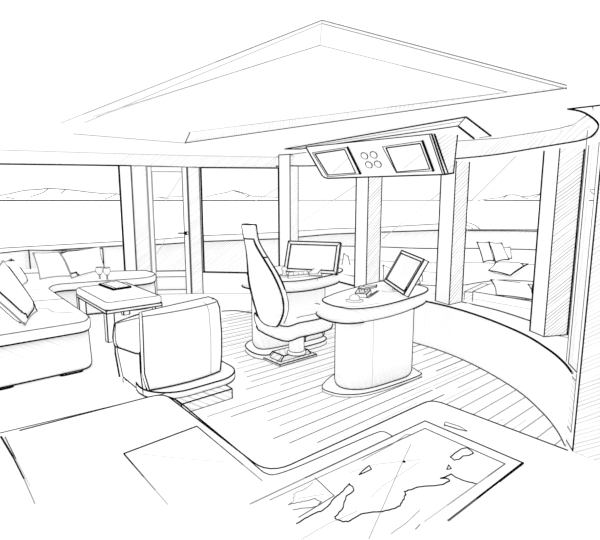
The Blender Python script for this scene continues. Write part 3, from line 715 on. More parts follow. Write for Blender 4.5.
# ------------------------------------------------------------------ helm chair
hcx = P(296, 353); hch = thing('helm_chair', (hcx[0], hcx[1], 0), 'tall-backed white helm chair on a single post in front of the consoles', 'chair')
rows = [  # y, left px, inner right px, outer right px, X
    (224.0, 243.2, 251.0, 253.2), (226.0, 242.0, 252.0, 254.6), (234, 243.4, 252.8, 256.2), (242, 245.0, 255, 259.5), (250, 246.2, 259.6, 264.2), (260, 247.0, 266.6, 271.2), (270, 247.6, 273.5, 278.5),
    (280, 248.4, 279, 284), (290, 250.3, 282.6, 287.4), (300, 252.8, 283.6, 288.8), (308, 255.2, 282.2, 287.8), (316, 258.0, 279.4, 285.6), (321, 261.5, 277, 283.0), (323.5, 267.0, 274.5, 280.5)]
def backX(y): return 2.36+0.22*(y-224)/100.0
rings = []
for (y, l, r_, o_) in rows:
    X = backX(y); a = PX(l, y, X); c = PX(r_, y, X)
    d = nrm(sub(c, a)); tX = min(.11, .03+.08*max(0, y-222)/45.0); k = PX(o_, y, X+tX)
    w_ = ln(sub(c, a)); zc = c[2]
    # cross-section: rear face a->c slightly domed, side rolls to front
    ring = []
    ya, yc = a[1], c[1]; ko = k[1]
    for t in (0, .12, .3, .5, .7, .88, 1): ring.append((X-.035*math.sin(math.pi*t)+.0, ya+(yc-ya)*t, a[2]))
    ring += [(X+.05, min(yc, ko)-.004, a[2]), (X+tX, ko+.01, a[2]), (X+tX+.01, (ya+yc)/2, a[2]), (X+tX, ya-.02, a[2]), (X+.05, ya+.003, a[2])]
    rings.append(ring)
fine = []
for k in range(len(rings[0])): fine.append(smooth_poly([r_[k] for r_ in rings], 4))
rings2 = [[fine[k][i] for k in range(len(fine))] for i in range(len(fine[0]))]
b = B(); b.loft(rings2[::-1], 0, True, True); b.contour(1.5, 0)
b.line([r_[0] for r_ in rings2], 1.3, 0); b.line(rings2[0][:9]+rings2[0][10:]+rings2[0][:1], 1.3, 0); b.line([r_[7] for r_ in rings2[:30]], 1.3, 0); b.line(rings2[-1][:9], 1.2, 0)
edge = [r_[6] for r_ in rings2]; i0 = 10
b.line(edge[i0:], 1.7, 0); b.line([rings2[i0][k] for k in range(7)], 1.5, 0)
b.line([rings2[i0+8][k] for k in (6, 7, 8)], 1.4, 0)
crease_l = [lerp(r_[1], r_[3], .35) for r_ in rings2][20:46]; b.line(crease_l, .7, 1)
b.build('backrest', [SEAT], hch)
# seat cushion
ZSt = .46
sq = [P(254, 312, ZSt), P(282, 325.5, ZSt), P(300, 322, ZSt), P(318, 318.5, ZSt), P(332, 314, ZSt), P(332, 308, ZSt), P(316, 303, ZSt), P(288, 304, ZSt)]
top = smooth_poly([(p_[0], p_[1]) for p_ in sq], 4, True)
cx_ = sum(p_[0] for p_ in top)/len(top); cy_ = sum(p_[1] for p_ in top)/len(top)
def scl(k, z, dx=0): return [(cx_+(x-cx_)*k+dx, cy_+(y-cy_)*k, z) for x, y in top]
b = B(); b.loft([scl(.72, .275), scl(.95, .30), scl(1.0, .39), scl(1.0, .43), scl(.955, .458), scl(.8, .475)], 0, True, True)
b.contour(1.4, 0); b.line(scl(.984, .452), 1.2, 0); b.line([scl(.955, .30)[k] for k in range(0, 24)], 1.4, 0); b.line([scl(.6, .478)[k] for k in range(6, 18)], .7, 1)
b.build('seat', [SEAT], hch)
b = B(); pc_ = P(296.5, 352, .11); lathe(b, (pc_[0], pc_[1], .1), [(.095, 0), (.09, .02), (.075, .03), (.075, .24), (.10, .26)], 20, 0, .9, 0, (0, 2)); b.contour(1.2, 0); b.build('post', [HPED], hch)
b = B()
bq = [P(268, 356.5, .02), P(280.5, 362, .02), P(311, 353.5, .02), P(298, 349, .02)]; tq = [P(272.5, 351.5, .09), P(284, 356, .09), P(307.5, 349.5, .09), P(295, 346, .09)]
b.hexa(bq, tq, 0, 1.2, 0); b.line([lerp(bq[0], bq[1], .15), lerp(tq[0], tq[1], .15)], .7, 1); b.line([lerp(bq[0], bq[1], .85), lerp(tq[0], tq[1], .85)], .7, 1)
fl_ = [P(263.5, 359.5), P(280, 366.5), P(316.5, 356), P(299, 349)]; b.hexa(fl_, [add(p_, (0, 0, .02)) for p_ in fl_], 0, 1.0, 0)
b.build('foot_plate', [HCOL2], hch)

# ------------------------------------------------------------------ overhead console
oc = thing('overhead_console', P(375, 142, 2.2)[:2]+(2.25,), 'angled overhead instrument console hanging from the ceiling, with two screens and four dials', 'console')
TL, TR, BR, BL = P(306, 147, 2.2), P(431.7, 134, 2.2), PD(445, 174.5, 4.12), PD(324, 178.5, 5.08)
KT, KB = P(458, 131, 2.23), PD(453.5, 173, 4.28)
KTL, KBL = add(TL, sub(KT, TR)), add(BL, sub(KB, BR))
nv = nrm(cross(sub(BL, TL), sub(TR, TL)))
d_ = ray(445, 174.5); BR = onray(445, 174.5, dot(sub(TL, CAM), nv)/dot(d_, nv))
KB = PD(453.5, 173, dot(BR, ch)+.17); KBL = add(BL, sub(KB, BR))
def fq_(u, v): return lerp(lerp(TL, TR, u), lerp(BL, BR, u), v)
if dot(nv, sub(CAM, TL)) < 0: nv = mul(nv, -1)
b = B(); b.face([TL, TR, BR, BL]); b.face([TR, KT, KB, BR], 1); b.face([BL, BR, KB, KBL]); b.face([TL, BL, KBL, KTL], 0); b.face([KTL, KBL, KB, KT])
b.line([TL, TR], 1.0, 0)
rb = [fq_(0, 0), fq_(0.0, .5), fq_(.0, .9), fq_(.012, .97), fq_(.04, 1.0), fq_(.5, 1.0), fq_(1, 1)]; b.line(rb, 1.5, 0); b.line([TR, BR], 1.4, 0)
b.line([fq_(.985, .02), fq_(.985, .98)], 1.0, 0); b.line([BR, KB], 1.6, 0); b.line([KT, KB], 1.3, 0); b.line([lerp(TR, KT, .1), lerp(BR, KB, .35)], 1.5, 0)
b.build('housing', [WHITE, HCOL2], oc)
def uvq(px, py):                                                       # pixel to face point
    n_ = nv; d = ray(px, py); t = dot(sub(TL, CAM), n_)/dot(d, n_); return onray(px, py, t)
for k, (outer, inner) in enumerate(([((313, 152), (348, 146.5), (361, 173), (328, 176)), ((315.5, 153.5), (345, 149), (356, 172.5), (328.5, 174.5))],
                      [((383, 146), (423, 140), (434, 170), (397, 172)), ((386.5, 147.5), (420.5, 143), (430, 168.5), (397, 171.5))])):
    s_ = B(); oq = [uvq(*p_) for p_ in outer]; iq = [add(uvq(*p_), mul(nv, .004)) for p_ in inner]; oq2 = [add(p_, mul(nv, .013)) for p_ in oq]
    for j in range(4):
        j2 = (j+1) % 4; s_.face([oq[j], oq[j2], oq2[j2], oq2[j]]); s_.face([oq2[j], oq2[j2], iq[j2], iq[j]])
        s_.line([oq2[j], oq2[j2]], .8, 1); s_.line([add(iq[j], mul(nv, .004)), add(iq[j2], mul(nv, .004))], 1.2 if j in (0, 3) else .9, 0)
    if k == 1 or k == 0: s_.line([oq2[1], oq2[2]], 1.9, 0)
    fr_ = s_.build('screen_bezel', [WHITE], oc)
    s_ = B(); s_.face([add(p_, mul(nv, .0015)) for p_ in iq]); a_ = lerp(iq[3], iq[2], .25); c_ = lerp(iq[1], iq[2], .35)
    s_.line([add(lerp(a_, iq[0], .1), mul(nv, .005)), add(c_, mul(nv, .005))], .5, 3); s_.build('screen', [WHITE], fr_)
for (px, py) in ((365, 155), (374.3, 154), (369.5, 164), (378.5, 163.3)):
    b = B(); c = uvq(px, py); u = nrm(sub(TR, TL)); v = cross(nv, u); R_ = .036; n_ = 20
    r0 = [add(c, add(mul(u, R_*math.cos(2*math.pi*k/n_)), mul(v, R_*math.sin(2*math.pi*k/n_)))) for k in range(n_)]
    r1 = [add(p_, mul(nv, .014)) for p_ in r0]; r2 = [add(lerp(p_, add(c, mul(nv, .014)), .25), mul(nv, .004)) for p_ in r1]
    b.loft([r0, r1, r2], 0, True, True); b.line(r1+r1[:1], .9, 0); b.build('dial', [WHITE], oc)
b = B()
A1, A2, A3 = PC(285, 149, -.005), PC(466, 117, -.005), PC(491, 136, -.005)
A4 = add(A1, sub(A3, A2)); I1, I2, I3 = PC(301, 149, -.06), PC(458, 126, -.06), PC(474, 138.5, -.06); I4 = add(I1, sub(I3, I2))
for o_, i_ in (((A1, A2), (I1, I2)), ((A2, A3), (I2, I3)), ((A3, A4), (I3, I4)), ((A4, A1), (I4, I1))):
    b.face([o_[0], o_[1], i_[1], i_[0]])
b.face([I1, I2, I3, I4])
b.line([A1, A2], 1.3, 0); b.line([A2, A3], 1.3, 0); b.line([I1, I2], 1.0, 0); b.line([I2, I3], 1.5, 0); b.line([A2, I2], .8, 1); b.line([A1, I1], 1.3, 0); b.line([lerp(I3, A3, .3), A3], .9, 1); b.line([lerp(A1, I1, .5), lerp(A2, I2, .45)], .6, 2)
b.build('mounting_plate', [WHITE], oc)

# ------------------------------------------------------------------ armchair (seen from behind)
ac = thing('armchair', (1.65, 3.85, 0), 'boxy white swivel armchair seen from behind, on a round plinth', 'armchair')
x0, x1, yb = P(141, 389, .2)[0]-.03, P(222, 373, .2)[0]+.0, P(180, 390, .22)[1]
x0, x1, yb, yf = 1.285, 1.965, 3.41, 4.12
b = B()
def tub(z, gx, gy): return [(x, y, z) for x, y in rrect(x0-.03-gx, x1+gx, yb+.015-gy, yf+gy, .10, 6)]
b.loft([tub(.05, -.05, -.05), tub(.09, -.03, -.03), tub(.3, -.008, -.01), tub(.46, .0, .0)], 0, True, True); b.contour(1.2, 0)
b.line([(x0-.012, yb+.08, .08), (x0-.035, yb+.06, .3), (x0-.035, yb+.055, .46)], 1.0, 0); t_ = tub(.08, -.035, -.035); b.line(t_[21:]+t_[:5], 1.4, 0); b.line([(x0-.022, yf-.09, .08), (x0-.04, yf-.07, .3), (x0-.035, yf-.07, .46)], 1.3, 0)
b.build('seat_base', [SOFT], ac)
b = B()
def ush(z, g, drop=0.0):
    xo0, xo1, yo0, yo1 = x0-.035-g, x1+.01+g, yb+.04-g, yf-.01+g; t = .15
    pl_ = [(xo0+.05, yo1), (xo0, yo1-.06), (xo0, yo0+.1), (xo0+.02, yo0+.03), (xo0+.09, yo0), (xo1-.09, yo0), (xo1-.02, yo0+.03), (xo1, yo0+.1), (xo1, yo1-.06), (xo1-.05, yo1),
        (xo1-t+.03, yo1), (xo1-t, yo1-.05), (xo1-t, yo0+t+.06), (xo1-t-.06, yo0+t), (xo0+t+.06, yo0+t), (xo0+t, yo0+t+.06), (xo0+t, yo1-.05), (xo0+t-.03, yo1)]
    return [(x, y, z-drop*(y-yo0)/(yo1-yo0)) for x, y in pl_]
b.loft([ush(.44, 0, .09), ush(.49, .010, .10), ush(.66, .004, .17), ush(.74, -.008, .19), ush(.768, -.035, .20)], 0, True, True)
b.contour(1.3, 0)
lo = ush(.443, .004, .09); b.line(lo[0:5], 1.3, 0); hi = ush(.742, -.004, .19); b.line(hi[0:5], .9, 1); h2_ = ush(.768, -.03, .20); b.line(h2_[0:5]+h2_[17:18], 1.4, 0); b.line([ush(.45, .004, .09)[1], ush(.55, .012, .12)[1], ush(.66, .006, .17)[1], ush(.742, -.004, .19)[1], h2_[1]], 1.4, 0)
b.build('arms', [SOFT], ac)
b = B()                                                                # padded back panel
rr = [(.14, .02, .05), (.15, .0, .01), (.30, -.01, -.0), (.5, -.018, -.0), (.70, -.012, .01), (.755, .01, .02), (.775, .04, .04)]
rings = []
for z, dy, gx in rr:
    L_, R_ = x0-.04+gx*.6+.06*max(0, (.3-z))/.15*.5, x1-gx
    zz = lambda t: z+(.022*t if z > .6 else 0)
    rings.append([(L_+.02, yb+.07, zz(0)), (L_, yb+dy+.02, zz(0)), (L_+.012, yb+dy-.0, zz(0))]+[(L_+(R_-L_)*t, yb+dy-.045*math.sin(math.pi*t), zz(t)) for t in (.15, .3, .5, .7, .85)]+[(R_-.025, yb+dy, zz(1)), (R_, yb+dy+.03, zz(1)), (R_, yb+.15, zz(1))])
b.loft(rings, 0, True, True); b.contour(1.6, 0)
fr_ = [r_[2] for r_ in rings]; b.line(fr_[1:], 1.0, 0); b.line([lerp(r_[6], r_[7], .75) for r_ in rings][1:], .7, 2); b.line(rings[5][2:9], 1.0, 1)
tp_ = rings[-1]; b.line([tp_[0], tp_[10]], 1.5, 0); b.line([tp_[8], tp_[9], tp_[10]], 1.2, 0); b.line(rings[1][2:9], 1.5, 0); b.line([r_[9] for r_ in rings][1:], 1.6, 0)
b.build('back_panel', [WHITE], ac)
b = B(); b.prism(rrect(x0+.12, x1-.14, yb+.2, yf-.03, .06), .462, .56, 0, .9, 0); b.build('seat_cushion', [SOFT], ac)
b = B(); b.prism(rrect(x0-.02, x1+.12, yb-.17, yf-.25, .3, 8, (.30, .24, .25, .3)), .085, .14, 0, 1.3, 0); b.contour(1.3, 0); b.build('plinth_top', [WHITE], ac)
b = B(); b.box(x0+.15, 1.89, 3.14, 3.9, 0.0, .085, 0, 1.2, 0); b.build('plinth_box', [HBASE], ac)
for (fx, fy) in ((x0+.01, yf-.10), (x1-.08, yf-.1)):
    b = B(); lathe(b, (fx+.04, fy+.03, 0), [(.03, 0), (.035, .03), (.03, .06)], 10); b.contour(1.2, 0); b.build('foot', [GREY], ac)

# ------------------------------------------------------------------ coffee table
ct = thing('coffee_table', (1.95, 6.1, 0), 'low white coffee table with a thick padded top in front of the sofa', 'table')
cx0, cx1, cy0, cy1 = 1.57, 2.26, 5.36, 6.64
def rr3(z, g, r): return [(x, y, z) for x, y in rrect(cx0+g, cx1-g, cy0+g, cy1-g, r, 5)]
b = B(); b.loft([rr3(.38, .015, .06), rr3(.395, 0, .07), rr3(.45, 0, .07), rr3(.467, .02, .07), rr3(.47, .04, .06)], 0, True, True); b.contour(1.1, 0)
b.line(rr3(.469, .03, .06)+rr3(.469, .03, .06)[:1], .9, 1); b.line(rr3(.384, .012, .06)+rr3(.384, .012, .06)[:1], 1.2, 0); b.build('tabletop', [SOFT], ct)
b = B(); b.box(cx0+.01, cx1-.01, cy0+.01, cy1-.01, .345, .38, 0, 1.1, 0); b.build('apron', [WHITE], ct)
for lx in (cx0+.01, cx1-.095):
    for ly in (cy0+.01, cy1-.095):
        b = B(); b.box(lx, lx+.085, ly, ly+.085, 0, .345, 0, 1.1, 0); b.build('leg', [WHITE], ct)
TZ3 = .471
for (px, py, lab) in ((100, 281, 'stemmed glass on the coffee table, left of the pair'), (107.5, 281.5, 'stemmed glass on the coffee table, right of the pair')):
    c = P(px, py, TZ3); gt = B(); lathe(gt, c, [(.042, 0), (.042, .004), (.006, .01), (.005, .085), (.02, .10), (.042, .14), (.046, .17), (.04, .205)], 14)
    gt.contour(.8, 1)
    for rr_, zz in ((.04, .205), (.042, 0), (.02, .10)): gt.line([(c[0]+rr_*math.cos(k*.4488), c[1]+rr_*math.sin(k*.4488), c[2]+zz) for k in range(15)], .7, 1)
    tag(gt.build('wine_glass', [SOFT], base=c), lab, 'glass', 'glasses on the coffee table')
mg = thing('magazine', P(115, 288, TZ3), 'magazine lying on the coffee table beside the glasses', 'magazine')
q = [P(99, 285.3, TZ3), P(113.5, 290.5, TZ3), P(131, 287.8, TZ3), P(117, 282.5, TZ3)]
b = B(); b.hexa(q, [add(p_, (0, 0, .012)) for p_ in q], 0, 1.0, 0); b.build('pages', [WHITE], mg)
q2 = [add(lerp(p_, q[1], .02), (0, 0, .013)) for p_ in q]; b = B(); b.hexa(q2, [add(p_, (.005, .01, .008)) for p_ in q2], 0, .9, 0); b.line([lerp(q2[0], q2[3], .2), lerp(q2[1], q2[2], .2)], 1.4, 0); b.build('cover', [HCOL2], mg)

# ------------------------------------------------------------------ L-shaped sofa
sf = thing('corner_sofa', (0.4, 5.6, 0), 'long white L-shaped corner sofa under the left windows', 'sofa')
Lp = [(-1.2, 4.60), (1.16, 4.61), (1.24, 4.78), (1.25, 6.7), (1.39, 6.98), (2.50, 6.70), (2.68, 6.74), (2.84, 6.96), (2.84, 7.34), (1.00, 8.42), (-0.6, 9.3), (-1.2, 9.45)]
def rnd(poly, rad, n=5):
    out = []; N_ = len(poly)
    for i in range(N_):
        a, p_, c = poly[i-1], poly[i], poly[(i+1) % N_]; r_ = rad[i] if isinstance(rad, (list, tuple)) else rad
        la, lc = math.dist(a, p_), math.dist(c, p_); r_ = min(r_, la*.45, lc*.45)
        s_, e_ = lerp(p_, a, r_/la), lerp(p_, c, r_/lc)
        for k in range(n+1):
            t = k/n; out.append(tuple((1-t)**2*s_[j]+2*t*(1-t)*p_[j]+t*t*e_[j] for j in (0, 1)))
    return out
def off_poly(poly, d):
    """inset a closed counter-clockwise polygon"""
    out = []; N_ = len(poly)
    for i in range(N_):
        a, c = poly[i-1], poly[(i+1) % N_]; t = nrm((c[0]-a[0], c[1]-a[1], 0)); out.append((poly[i][0]-t[1]*d, poly[i][1]+t[0]*d))
    return out
Lr = rnd(Lp, [.02, .12, .12, .12, .2, .1, .12, .12, .1, .05, .05, .05])
b = B()
def L3(z, d): return [(x, y, z) for x, y in off_poly(Lr, d)]
b.loft([L3(.012, .006), L3(.04, .0), L3(.38, .012)], 0, True, True); b.contour(1.4, 0); b.line(L3(.014, .004)+L3(.014, .004)[:1], 1.4, 0)
b.build('base', [SEAT], sf)
b = B(); b.loft([L3(.385, .01), L3(.40, -.012), L3(.47, -.012), L3(.497, .012), L3(.50, .04)], 0, True, True); b.contour(1.3, 0)
b.line(L3(.388, .0)+L3(.388, .0)[:1], 1.6, 0); b.line(L3(.488, .0)+L3(.488, .0)[:1], .8, 1)
b.line([P(32, 301.5, .5), P(63, 299, .5)], .8, 1); b.line([P(38, 308, .5), P(48, 309, .5), P(53, 312, .5), P(73, 313, .5)], .6, 2); b.line([P(28, 290, .5), P(43, 289.5, .5)], .5, 3)
b.build('seat_cushion', [SOFT], sf)
for fx in (.42, 1.0):
    b = B(); b.prism(rrect(fx-.1, fx+.1, 4.585, 4.8, .03, 3), 0, .011, 0, 1.1, 0); b.build('foot', [GREY], sf)
b = B(); zb0, zb1 = .50, .93                                            # low back along the far windows and the left side
bpts = [PD(125, 268, 7.7)[:2], PD(104, 268, 7.72)[:2], PD(70, 270, 7.72)[:2], PD(31, 276, 7.62)[:2], PD(-25, 300, 6.6)[:2], PD(-90, 320, 5.3)[:2]]
bz = [.50, V(104, 249, PD(104, 268, 7.62)), V(70, 251, PD(70, 270, 7.68)), V(28, 250.5, PD(31, 276, 7.55)), V(-25, 256, PD(-25, 300, 6.6)), .98]
for i in range(1, len(bpts)-1):
    a, c = bpts[i], bpts[i+1]; q_ = mul(ch, .09)
    b.hexa([(a[0], a[1], .5), (c[0], c[1], .5), (c[0]+q_[0]*(i < 3)-.1*(i >= 3), c[1]+q_[1]*(i < 3), .5), (a[0]+q_[0]*(i < 4)-.1*(i > 3), a[1]+q_[1]*(i < 4), .5)][::-1],
           [(a[0], a[1], bz[i]), (c[0], c[1], bz[i+1]), (c[0]+q_[0]*(i < 3)-.1*(i >= 3), c[1]+q_[1]*(i < 3), bz[i+1]), (a[0]+q_[0]*(i < 4)-.1*(i > 3), a[1]+q_[1]*(i < 4), bz[i])][::-1], 0, 0)
    b.line([(a[0], a[1], bz[i]), (c[0], c[1], bz[i+1])], 1.0, 0)
a = bpts[3]; b.line([(a[0], a[1], .5), (a[0], a[1], bz[3])], 1.2, 0); b.line([(bpts[1][0], bpts[1][1], .5), (bpts[1][0], bpts[1][1], bz[1])], 1.0, 0)
b.build('backrest', [SOFT], sf)
CG = 'cushions along the corner sofa'
def cush(bl, br, tr, tl, D, lab, th=.16, dt=.12, w=1.2):
    Ds = D if isinstance(D, tuple) else (D, D)
    return pillow('sofa_cushion', PD(bl[0], bl[1], Ds[0]), PD(br[0], br[1], Ds[1]), PD(tr[0], tr[1], Ds[1]+dt), PD(tl[0], tl[1], Ds[0]+dt), th, lab, 'cushion', CG, w, 0, WHITE, .08)
def cpil(bl, br, tr, tl, dt, th, lab, w=1.2, z=.515, sag=.08, seam=2):
    """cushion standing on the seat: two bottom corners on the seat, tops further back by dt"""
    p, q = P(bl[0], bl[1], z), P(br[0], br[1], z); dp_, dq_ = dot(p, ch), dot(q, ch)
    return pillow('sofa_cushion', p, q, PD(tr[0], tr[1], dq_+dt), PD(tl[0], tl[1], dp_+dt), th, lab, 'cushion', CG, w, seam, WHITE, sag)
cpil((40, 279), (71, 276), (62, 252), (33, 253), .22, .13, 'upright white back cushion in the sofa corner, left of the widest cushion')
cpil((71.5, 278), (105, 269.5), (99.5, 247), (59.5, 252.5), .2, .14, 'widest upright back cushion, on the sofa behind the coffee table glasses')
cpil((18, 290), (27.5, 281), (11, 259), (3.5, 262), .12, .10, 'small narrow white cushion leaning at the sofa corner', 1.1, .52, .05)
cpil((25, 325), (37, 311), (3, 261), (-20, 286), .25, .13, 'large white cushion leaning back on the near end of the sofa', 1.3, .52, .06)

# ------------------------------------------------------------------ chart table in the foreground
DZ = .85
kt = thing('chart_table', (.8, .9, 0), 'large white chart table in the foreground with rounded edges and a stepped front', 'table')
dp = [P(0, 433, DZ)[:2], P(165, 391.5, DZ)[:2], P(268, 470.5, DZ)[:2], P(430, 397.5, DZ)[:2], P(574, 451, DZ)[:2]]
dp = [(.135, 1.79), (.735, 1.76), (.735, 1.015), (1.545, 1.005), (1.56, -.35), (.135, -.35)]
rd = rnd(dp[::-1], [.02, .02, .07, .06, .07, .03][::-1] and [.03, .03, .07, .07, .075, .03], 6)
b = B()
def D3_(z, d): return [(x, y, z) for x, y in off_poly(rd, d)]
ar = sum(rd[k][0]*rd[(k+1) % len(rd)][1]-rd[(k+1) % len(rd)][0]*rd[k][1] for k in range(len(rd)))
if ar < 0: rd = rd[::-1]
b.loft([D3_(.79, 0), D3_(.84, 0), D3_(.85, .012)], 0, True, True)
def clipline(pts, w, sh, f):
    for a, c in zip(pts, pts[1:]):
        m_ = max(1, int(ln(sub(c, a))/.04))
        for k in range(m_):
            a2, c2 = lerp(a, c, k/m_), lerp(a, c, (k+1)/m_)
            if f(a2) and f(c2): b.line([a2, c2], w, sh)
ymin = lambda p_: p_[1] > .46
tl_ = D3_(.85, .012); clipline(tl_+tl_[:1], 1.4, 0, lambda p_: p_[1] > .46 and p_[0] > .2)
tl_ = D3_(.838, 0); clipline(tl_+tl_[:1], .9, 1, lambda p_: p_[1] > .46 and p_[0] > .2)
tl2 = D3_(.79, 0); clipline(tl2+tl2[:1], 1.1, 0, lambda p_: p_[1] > .9 and .2 < p_[0] < .76)
# left edge strokes end where the sheet fades out
for (p0, p1, w, sh) in (((1, 437), (13, 457), 1.5, 0), ((13, 457), (24, 479), 1.2, 0), ((24, 479), (35, 504), .9, 2), ((5, 437), (16, 459), .8, 1), ((16, 459), (30, 486), .7, 3)):
    b.line([P(*p0, DZ), P(*p1, DZ)], w, sh)
b.line([P(0, 433, DZ), P(165, 393.5, DZ)], .8, 1)
rim = smooth_poly([P(x, y, DZ) for x, y in ((166, 396), (178, 401), (200, 419), (240, 452), (258, 468), (266, 473.5), (276, 474.5), (300, 466), (340, 448.5), (375, 433.5), (384, 432), (391, 435.5), (392, 436))], 5); b.line(rim, 1.1, 0)
b.build('tabletop', [WHITE], kt)
b = B(); bd = off_poly(rd, .05); b.loft([[(x, y, 0) for x, y in bd], [(x, y, .79) for x, y in bd]], 0, False, True); b.build('cabinet', [SOFT], kt)
dpn = B(); q = [P(124, 455, DZ), P(174, 513, DZ), P(262, 482, DZ), P(197, 427.5, DZ)]
dpn.hexa(q, [add(p_, (0, 0, .004)) for p_ in q], 0, 0)
dpn.line([add(q[0], (0, 0, .004)), add(q[3], (0, 0, .004))], 1.5, 0)
fade(dpn, add(q[0], (0, 0, .004)), add(lerp(q[0], q[1], .9), (0, 0, .004)), 1.0, 0, 3, 4); fade(dpn, add(q[3], (0, 0, .004)), add(q[2], (0, 0, .004)), 1.1, 0, 2, 4)
dpn.line([P(140, 454, DZ+.004), P(185, 459, DZ+.004), P(226, 462, DZ+.004)], .5, 3)
tag(dpn.build('desk_mat', [WHITE], base=tuple(q[0])), 'plain white desk mat on the left of the chart table', 'mat')

# nautical chart
CZ = DZ+.006
q = [P(244, 518, DZ), P(449, 521, DZ), P(523, 463, DZ), P(425, 421.5, DZ)]
ncx = thing('nautical_chart', tuple(mul(add(q[0], q[2]), .5)), 'framed nautical chart with coastlines lying on the chart table', 'chart')
b = B(); qd = [(.40, .545), (1.357, .545), (1.357, .90), (.40, .90)]
b.hexa([(x, y, DZ+.001) for x, y in qd], [(x, y, CZ) for x, y in qd], 0, 0)
T_ = lambda x, y: P(x, y, CZ+.0005)
b.line([T_(425, 421), T_(523, 463)], 1.2, 0); fade(b, T_(523, 463), T_(448, 521), 1.6, 0, 1, 3); fade(b, T_(425, 421), T_(250, 504), 1.0, 0, 2, 4)
b.line([T_(425, 428.5), T_(505, 464)], 1.0, 1); fade(b, T_(505, 464), T_(424, 522), .9, 1, 3, 4); fade(b, T_(425, 428.5), T_(270, 500), .9, 1, 2, 4)
def coast(pts, w=1.0, sh=0, jit=.7, sub_=3):
    out = []
    for (x, y), (x2, y2) in zip(pts, pts[1:]):
        for k in range(sub_):
            t = k/sub_; out.append(T_(x+(x2-x)*t+random.uniform(-jit, jit)*(k > 0), y+(y2-y)*t+random.uniform(-jit, jit)*.7*(k > 0)))
    out.append(T_(*pts[-1])); b.line(out, w, sh)
def Z1(l): return [(280+x*140/600, 410+y*130/488) for x, y in l]
def Z2(l): return [(400+x*140/600, 400+y*120/514) for x, y in l]
coast(Z1([(70, 427), (105, 408), (150, 388), (185, 376), (215, 352), (245, 322), (270, 305), (298, 277), (312, 288), (314, 305), (285, 322), (275, 345), (265, 375), (235, 402), (242, 412), (265, 418), (290, 420), (320, 405), (350, 390), (400, 383), (440, 382), (480, 372), (515, 360), (525, 340), (540, 318), (533, 306), (560, 300), (590, 290)])+Z2([(185, 362), (212, 348), (205, 338), (172, 336)]), 1.1)
coast(Z2([(172, 336), (195, 330), (220, 317), (240, 332), (280, 348), (328, 360)]), 1.1, 0, .3)
coast(Z2([(215, 245), (235, 228), (262, 210), (290, 205), (300, 214), (315, 228), (295, 238), (270, 240), (255, 254), (232, 258), (215, 245)]), 1.0, 0, .4, 2)
coast(Z2([(200, 298), (208, 278), (220, 294), (200, 298)]), .9, 0, .2, 2)
coast(Z1([(338, 244), (352, 230), (382, 208), (392, 222), (360, 236), (338, 244)]), 1.0, 0, .2, 2)
coast(Z1([(150, 255), (232, 322)]), .8, 1, .2); coast(Z1([(80, 403), (232, 322)]), .8, 1, .2)
coast(Z1([(35, 357), (75, 347), (110, 342), (150, 332), (178, 345), (160, 360), (110, 368), (55, 375)]), .7, 1, .8); coast(Z1([(55, 320), (70, 310), (100, 300), (140, 272)]), .6, 2, .8); coast(Z1([(35, 357), (60, 340), (55, 330), (65, 320)]), .6, 2, .5); coast(Z1([(75, 332), (130, 325), (190, 316)]), .5, 3, .5)
coast(Z1([(380, 485), (430, 385), (520, 205), (560, 130)]), .6, 2, 0); coast(Z1([(300, 235), (400, 205), (520, 193), (600, 186)]), .5, 3, 0); coast(Z1([(90, 487), (200, 430), (330, 380)]), .6, 3, 0); coast(Z1([(390, 328), (440, 285), (520, 240), (600, 195)]), .5, 3, .3)
coast(Z1([(475, 465), (540, 425), (600, 375)]), .6, 2, 0); coast(Z1([(540, 92), (480, 130), (350, 190)]), .7, 2, .2); coast(Z1([(540, 92), (572, 92)]), .7, 2, .2); coast(Z1([(580, 448), (600, 430)]), .7, 1, 0)
b.line([T_(403.3, 462), T_(404.7, 462)], 2.2, 0)
b.build('sheet', [WHITE], ncx)
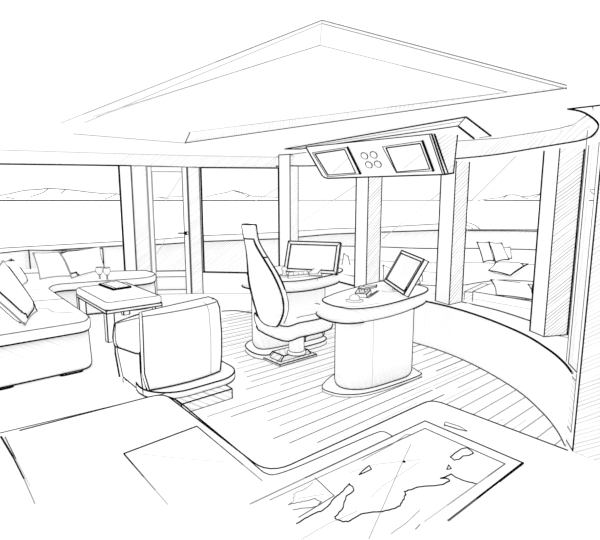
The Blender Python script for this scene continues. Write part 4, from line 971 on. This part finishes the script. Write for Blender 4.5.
# pencil
pn = thing('pencil', P(455, 428, DZ), 'short pencil lying on the chart table above the chart', 'pencil')
a, c = P(445, 424, DZ+.0075), P(459, 428.5, DZ+.0075); d = nrm(sub(c, a)); s_ = cross(d, (0, 0, 1)); tipp = P(467, 431, DZ+.003)
b = B(); ring = lambda p_, r_: [add(p_, add(mul(s_, r_*math.cos(k*math.pi/3)), (0, 0, r_*math.sin(k*math.pi/3)))) for k in range(6)]
b.loft([ring(a, .007), ring(c, .007)], 0, False, True); b.line(ring(a, .007)+ring(a, .007)[:1], .6, 0); b.line([ring(a, .007)[0], ring(c, .007)[0]], .9, 0); b.line([ring(a, .007)[2], ring(c, .007)[2]], .9, 0); b.build('shaft', [WHITE], pn)
b = B(); b.loft([ring(c, .007), ring(lerp(c, tipp, .95), .0008)], 0, False, True); b.line([ring(c, .007)[0], tipp], .8, 0); b.line([ring(c, .007)[2], tipp], .8, 0); b.build('tip', [GREY], pn)

# ------------------------------------------------------------------ light, camera, view
sc = bpy.context.scene
w = bpy.data.worlds.new('bright_overcast_sky'); sc.world = w; w.use_nodes = True
w.node_tree.nodes['Background'].inputs['Color'].default_value = (1, 1, 1, 1); w.node_tree.nodes['Background'].inputs['Strength'].default_value = 1.12
sl = bpy.data.lights.new('soft_sun', 'SUN'); sl.energy = 0.9; sl.angle = math.radians(30)
so_ = bpy.data.objects.new('soft_sun', sl); sc.collection.objects.link(so_)
from mathutils import Matrix
so_.rotation_euler = Vector((0.75, -0.15, -0.42)).to_track_quat('-Z', 'Y').to_euler(); so_.location = (-4, 1, 4)
cd = bpy.data.cameras.new('camera'); cd.sensor_width = 36; cd.sensor_fit = 'HORIZONTAL'; cd.lens = F/600*36; cd.clip_start = .02; cd.clip_end = 5000
co_b = bpy.data.objects.new('camera', cd); sc.collection.objects.link(co_b); co_b.location = CAM
co_b.rotation_euler = (math.pi/2-PT, 0, -A); sc.camera = co_b
sc.view_settings.view_transform = 'Standard'; sc.view_settings.look = 'None'; sc.view_settings.exposure = 0.0; sc.view_settings.gamma = 1.0
sc.cycles.transparent_max_bounces = 24; sc.cycles.max_bounces = 6; sc.cycles.diffuse_bounces = 4
for o in sc.objects:
    if '_b' in o: del o['_b']
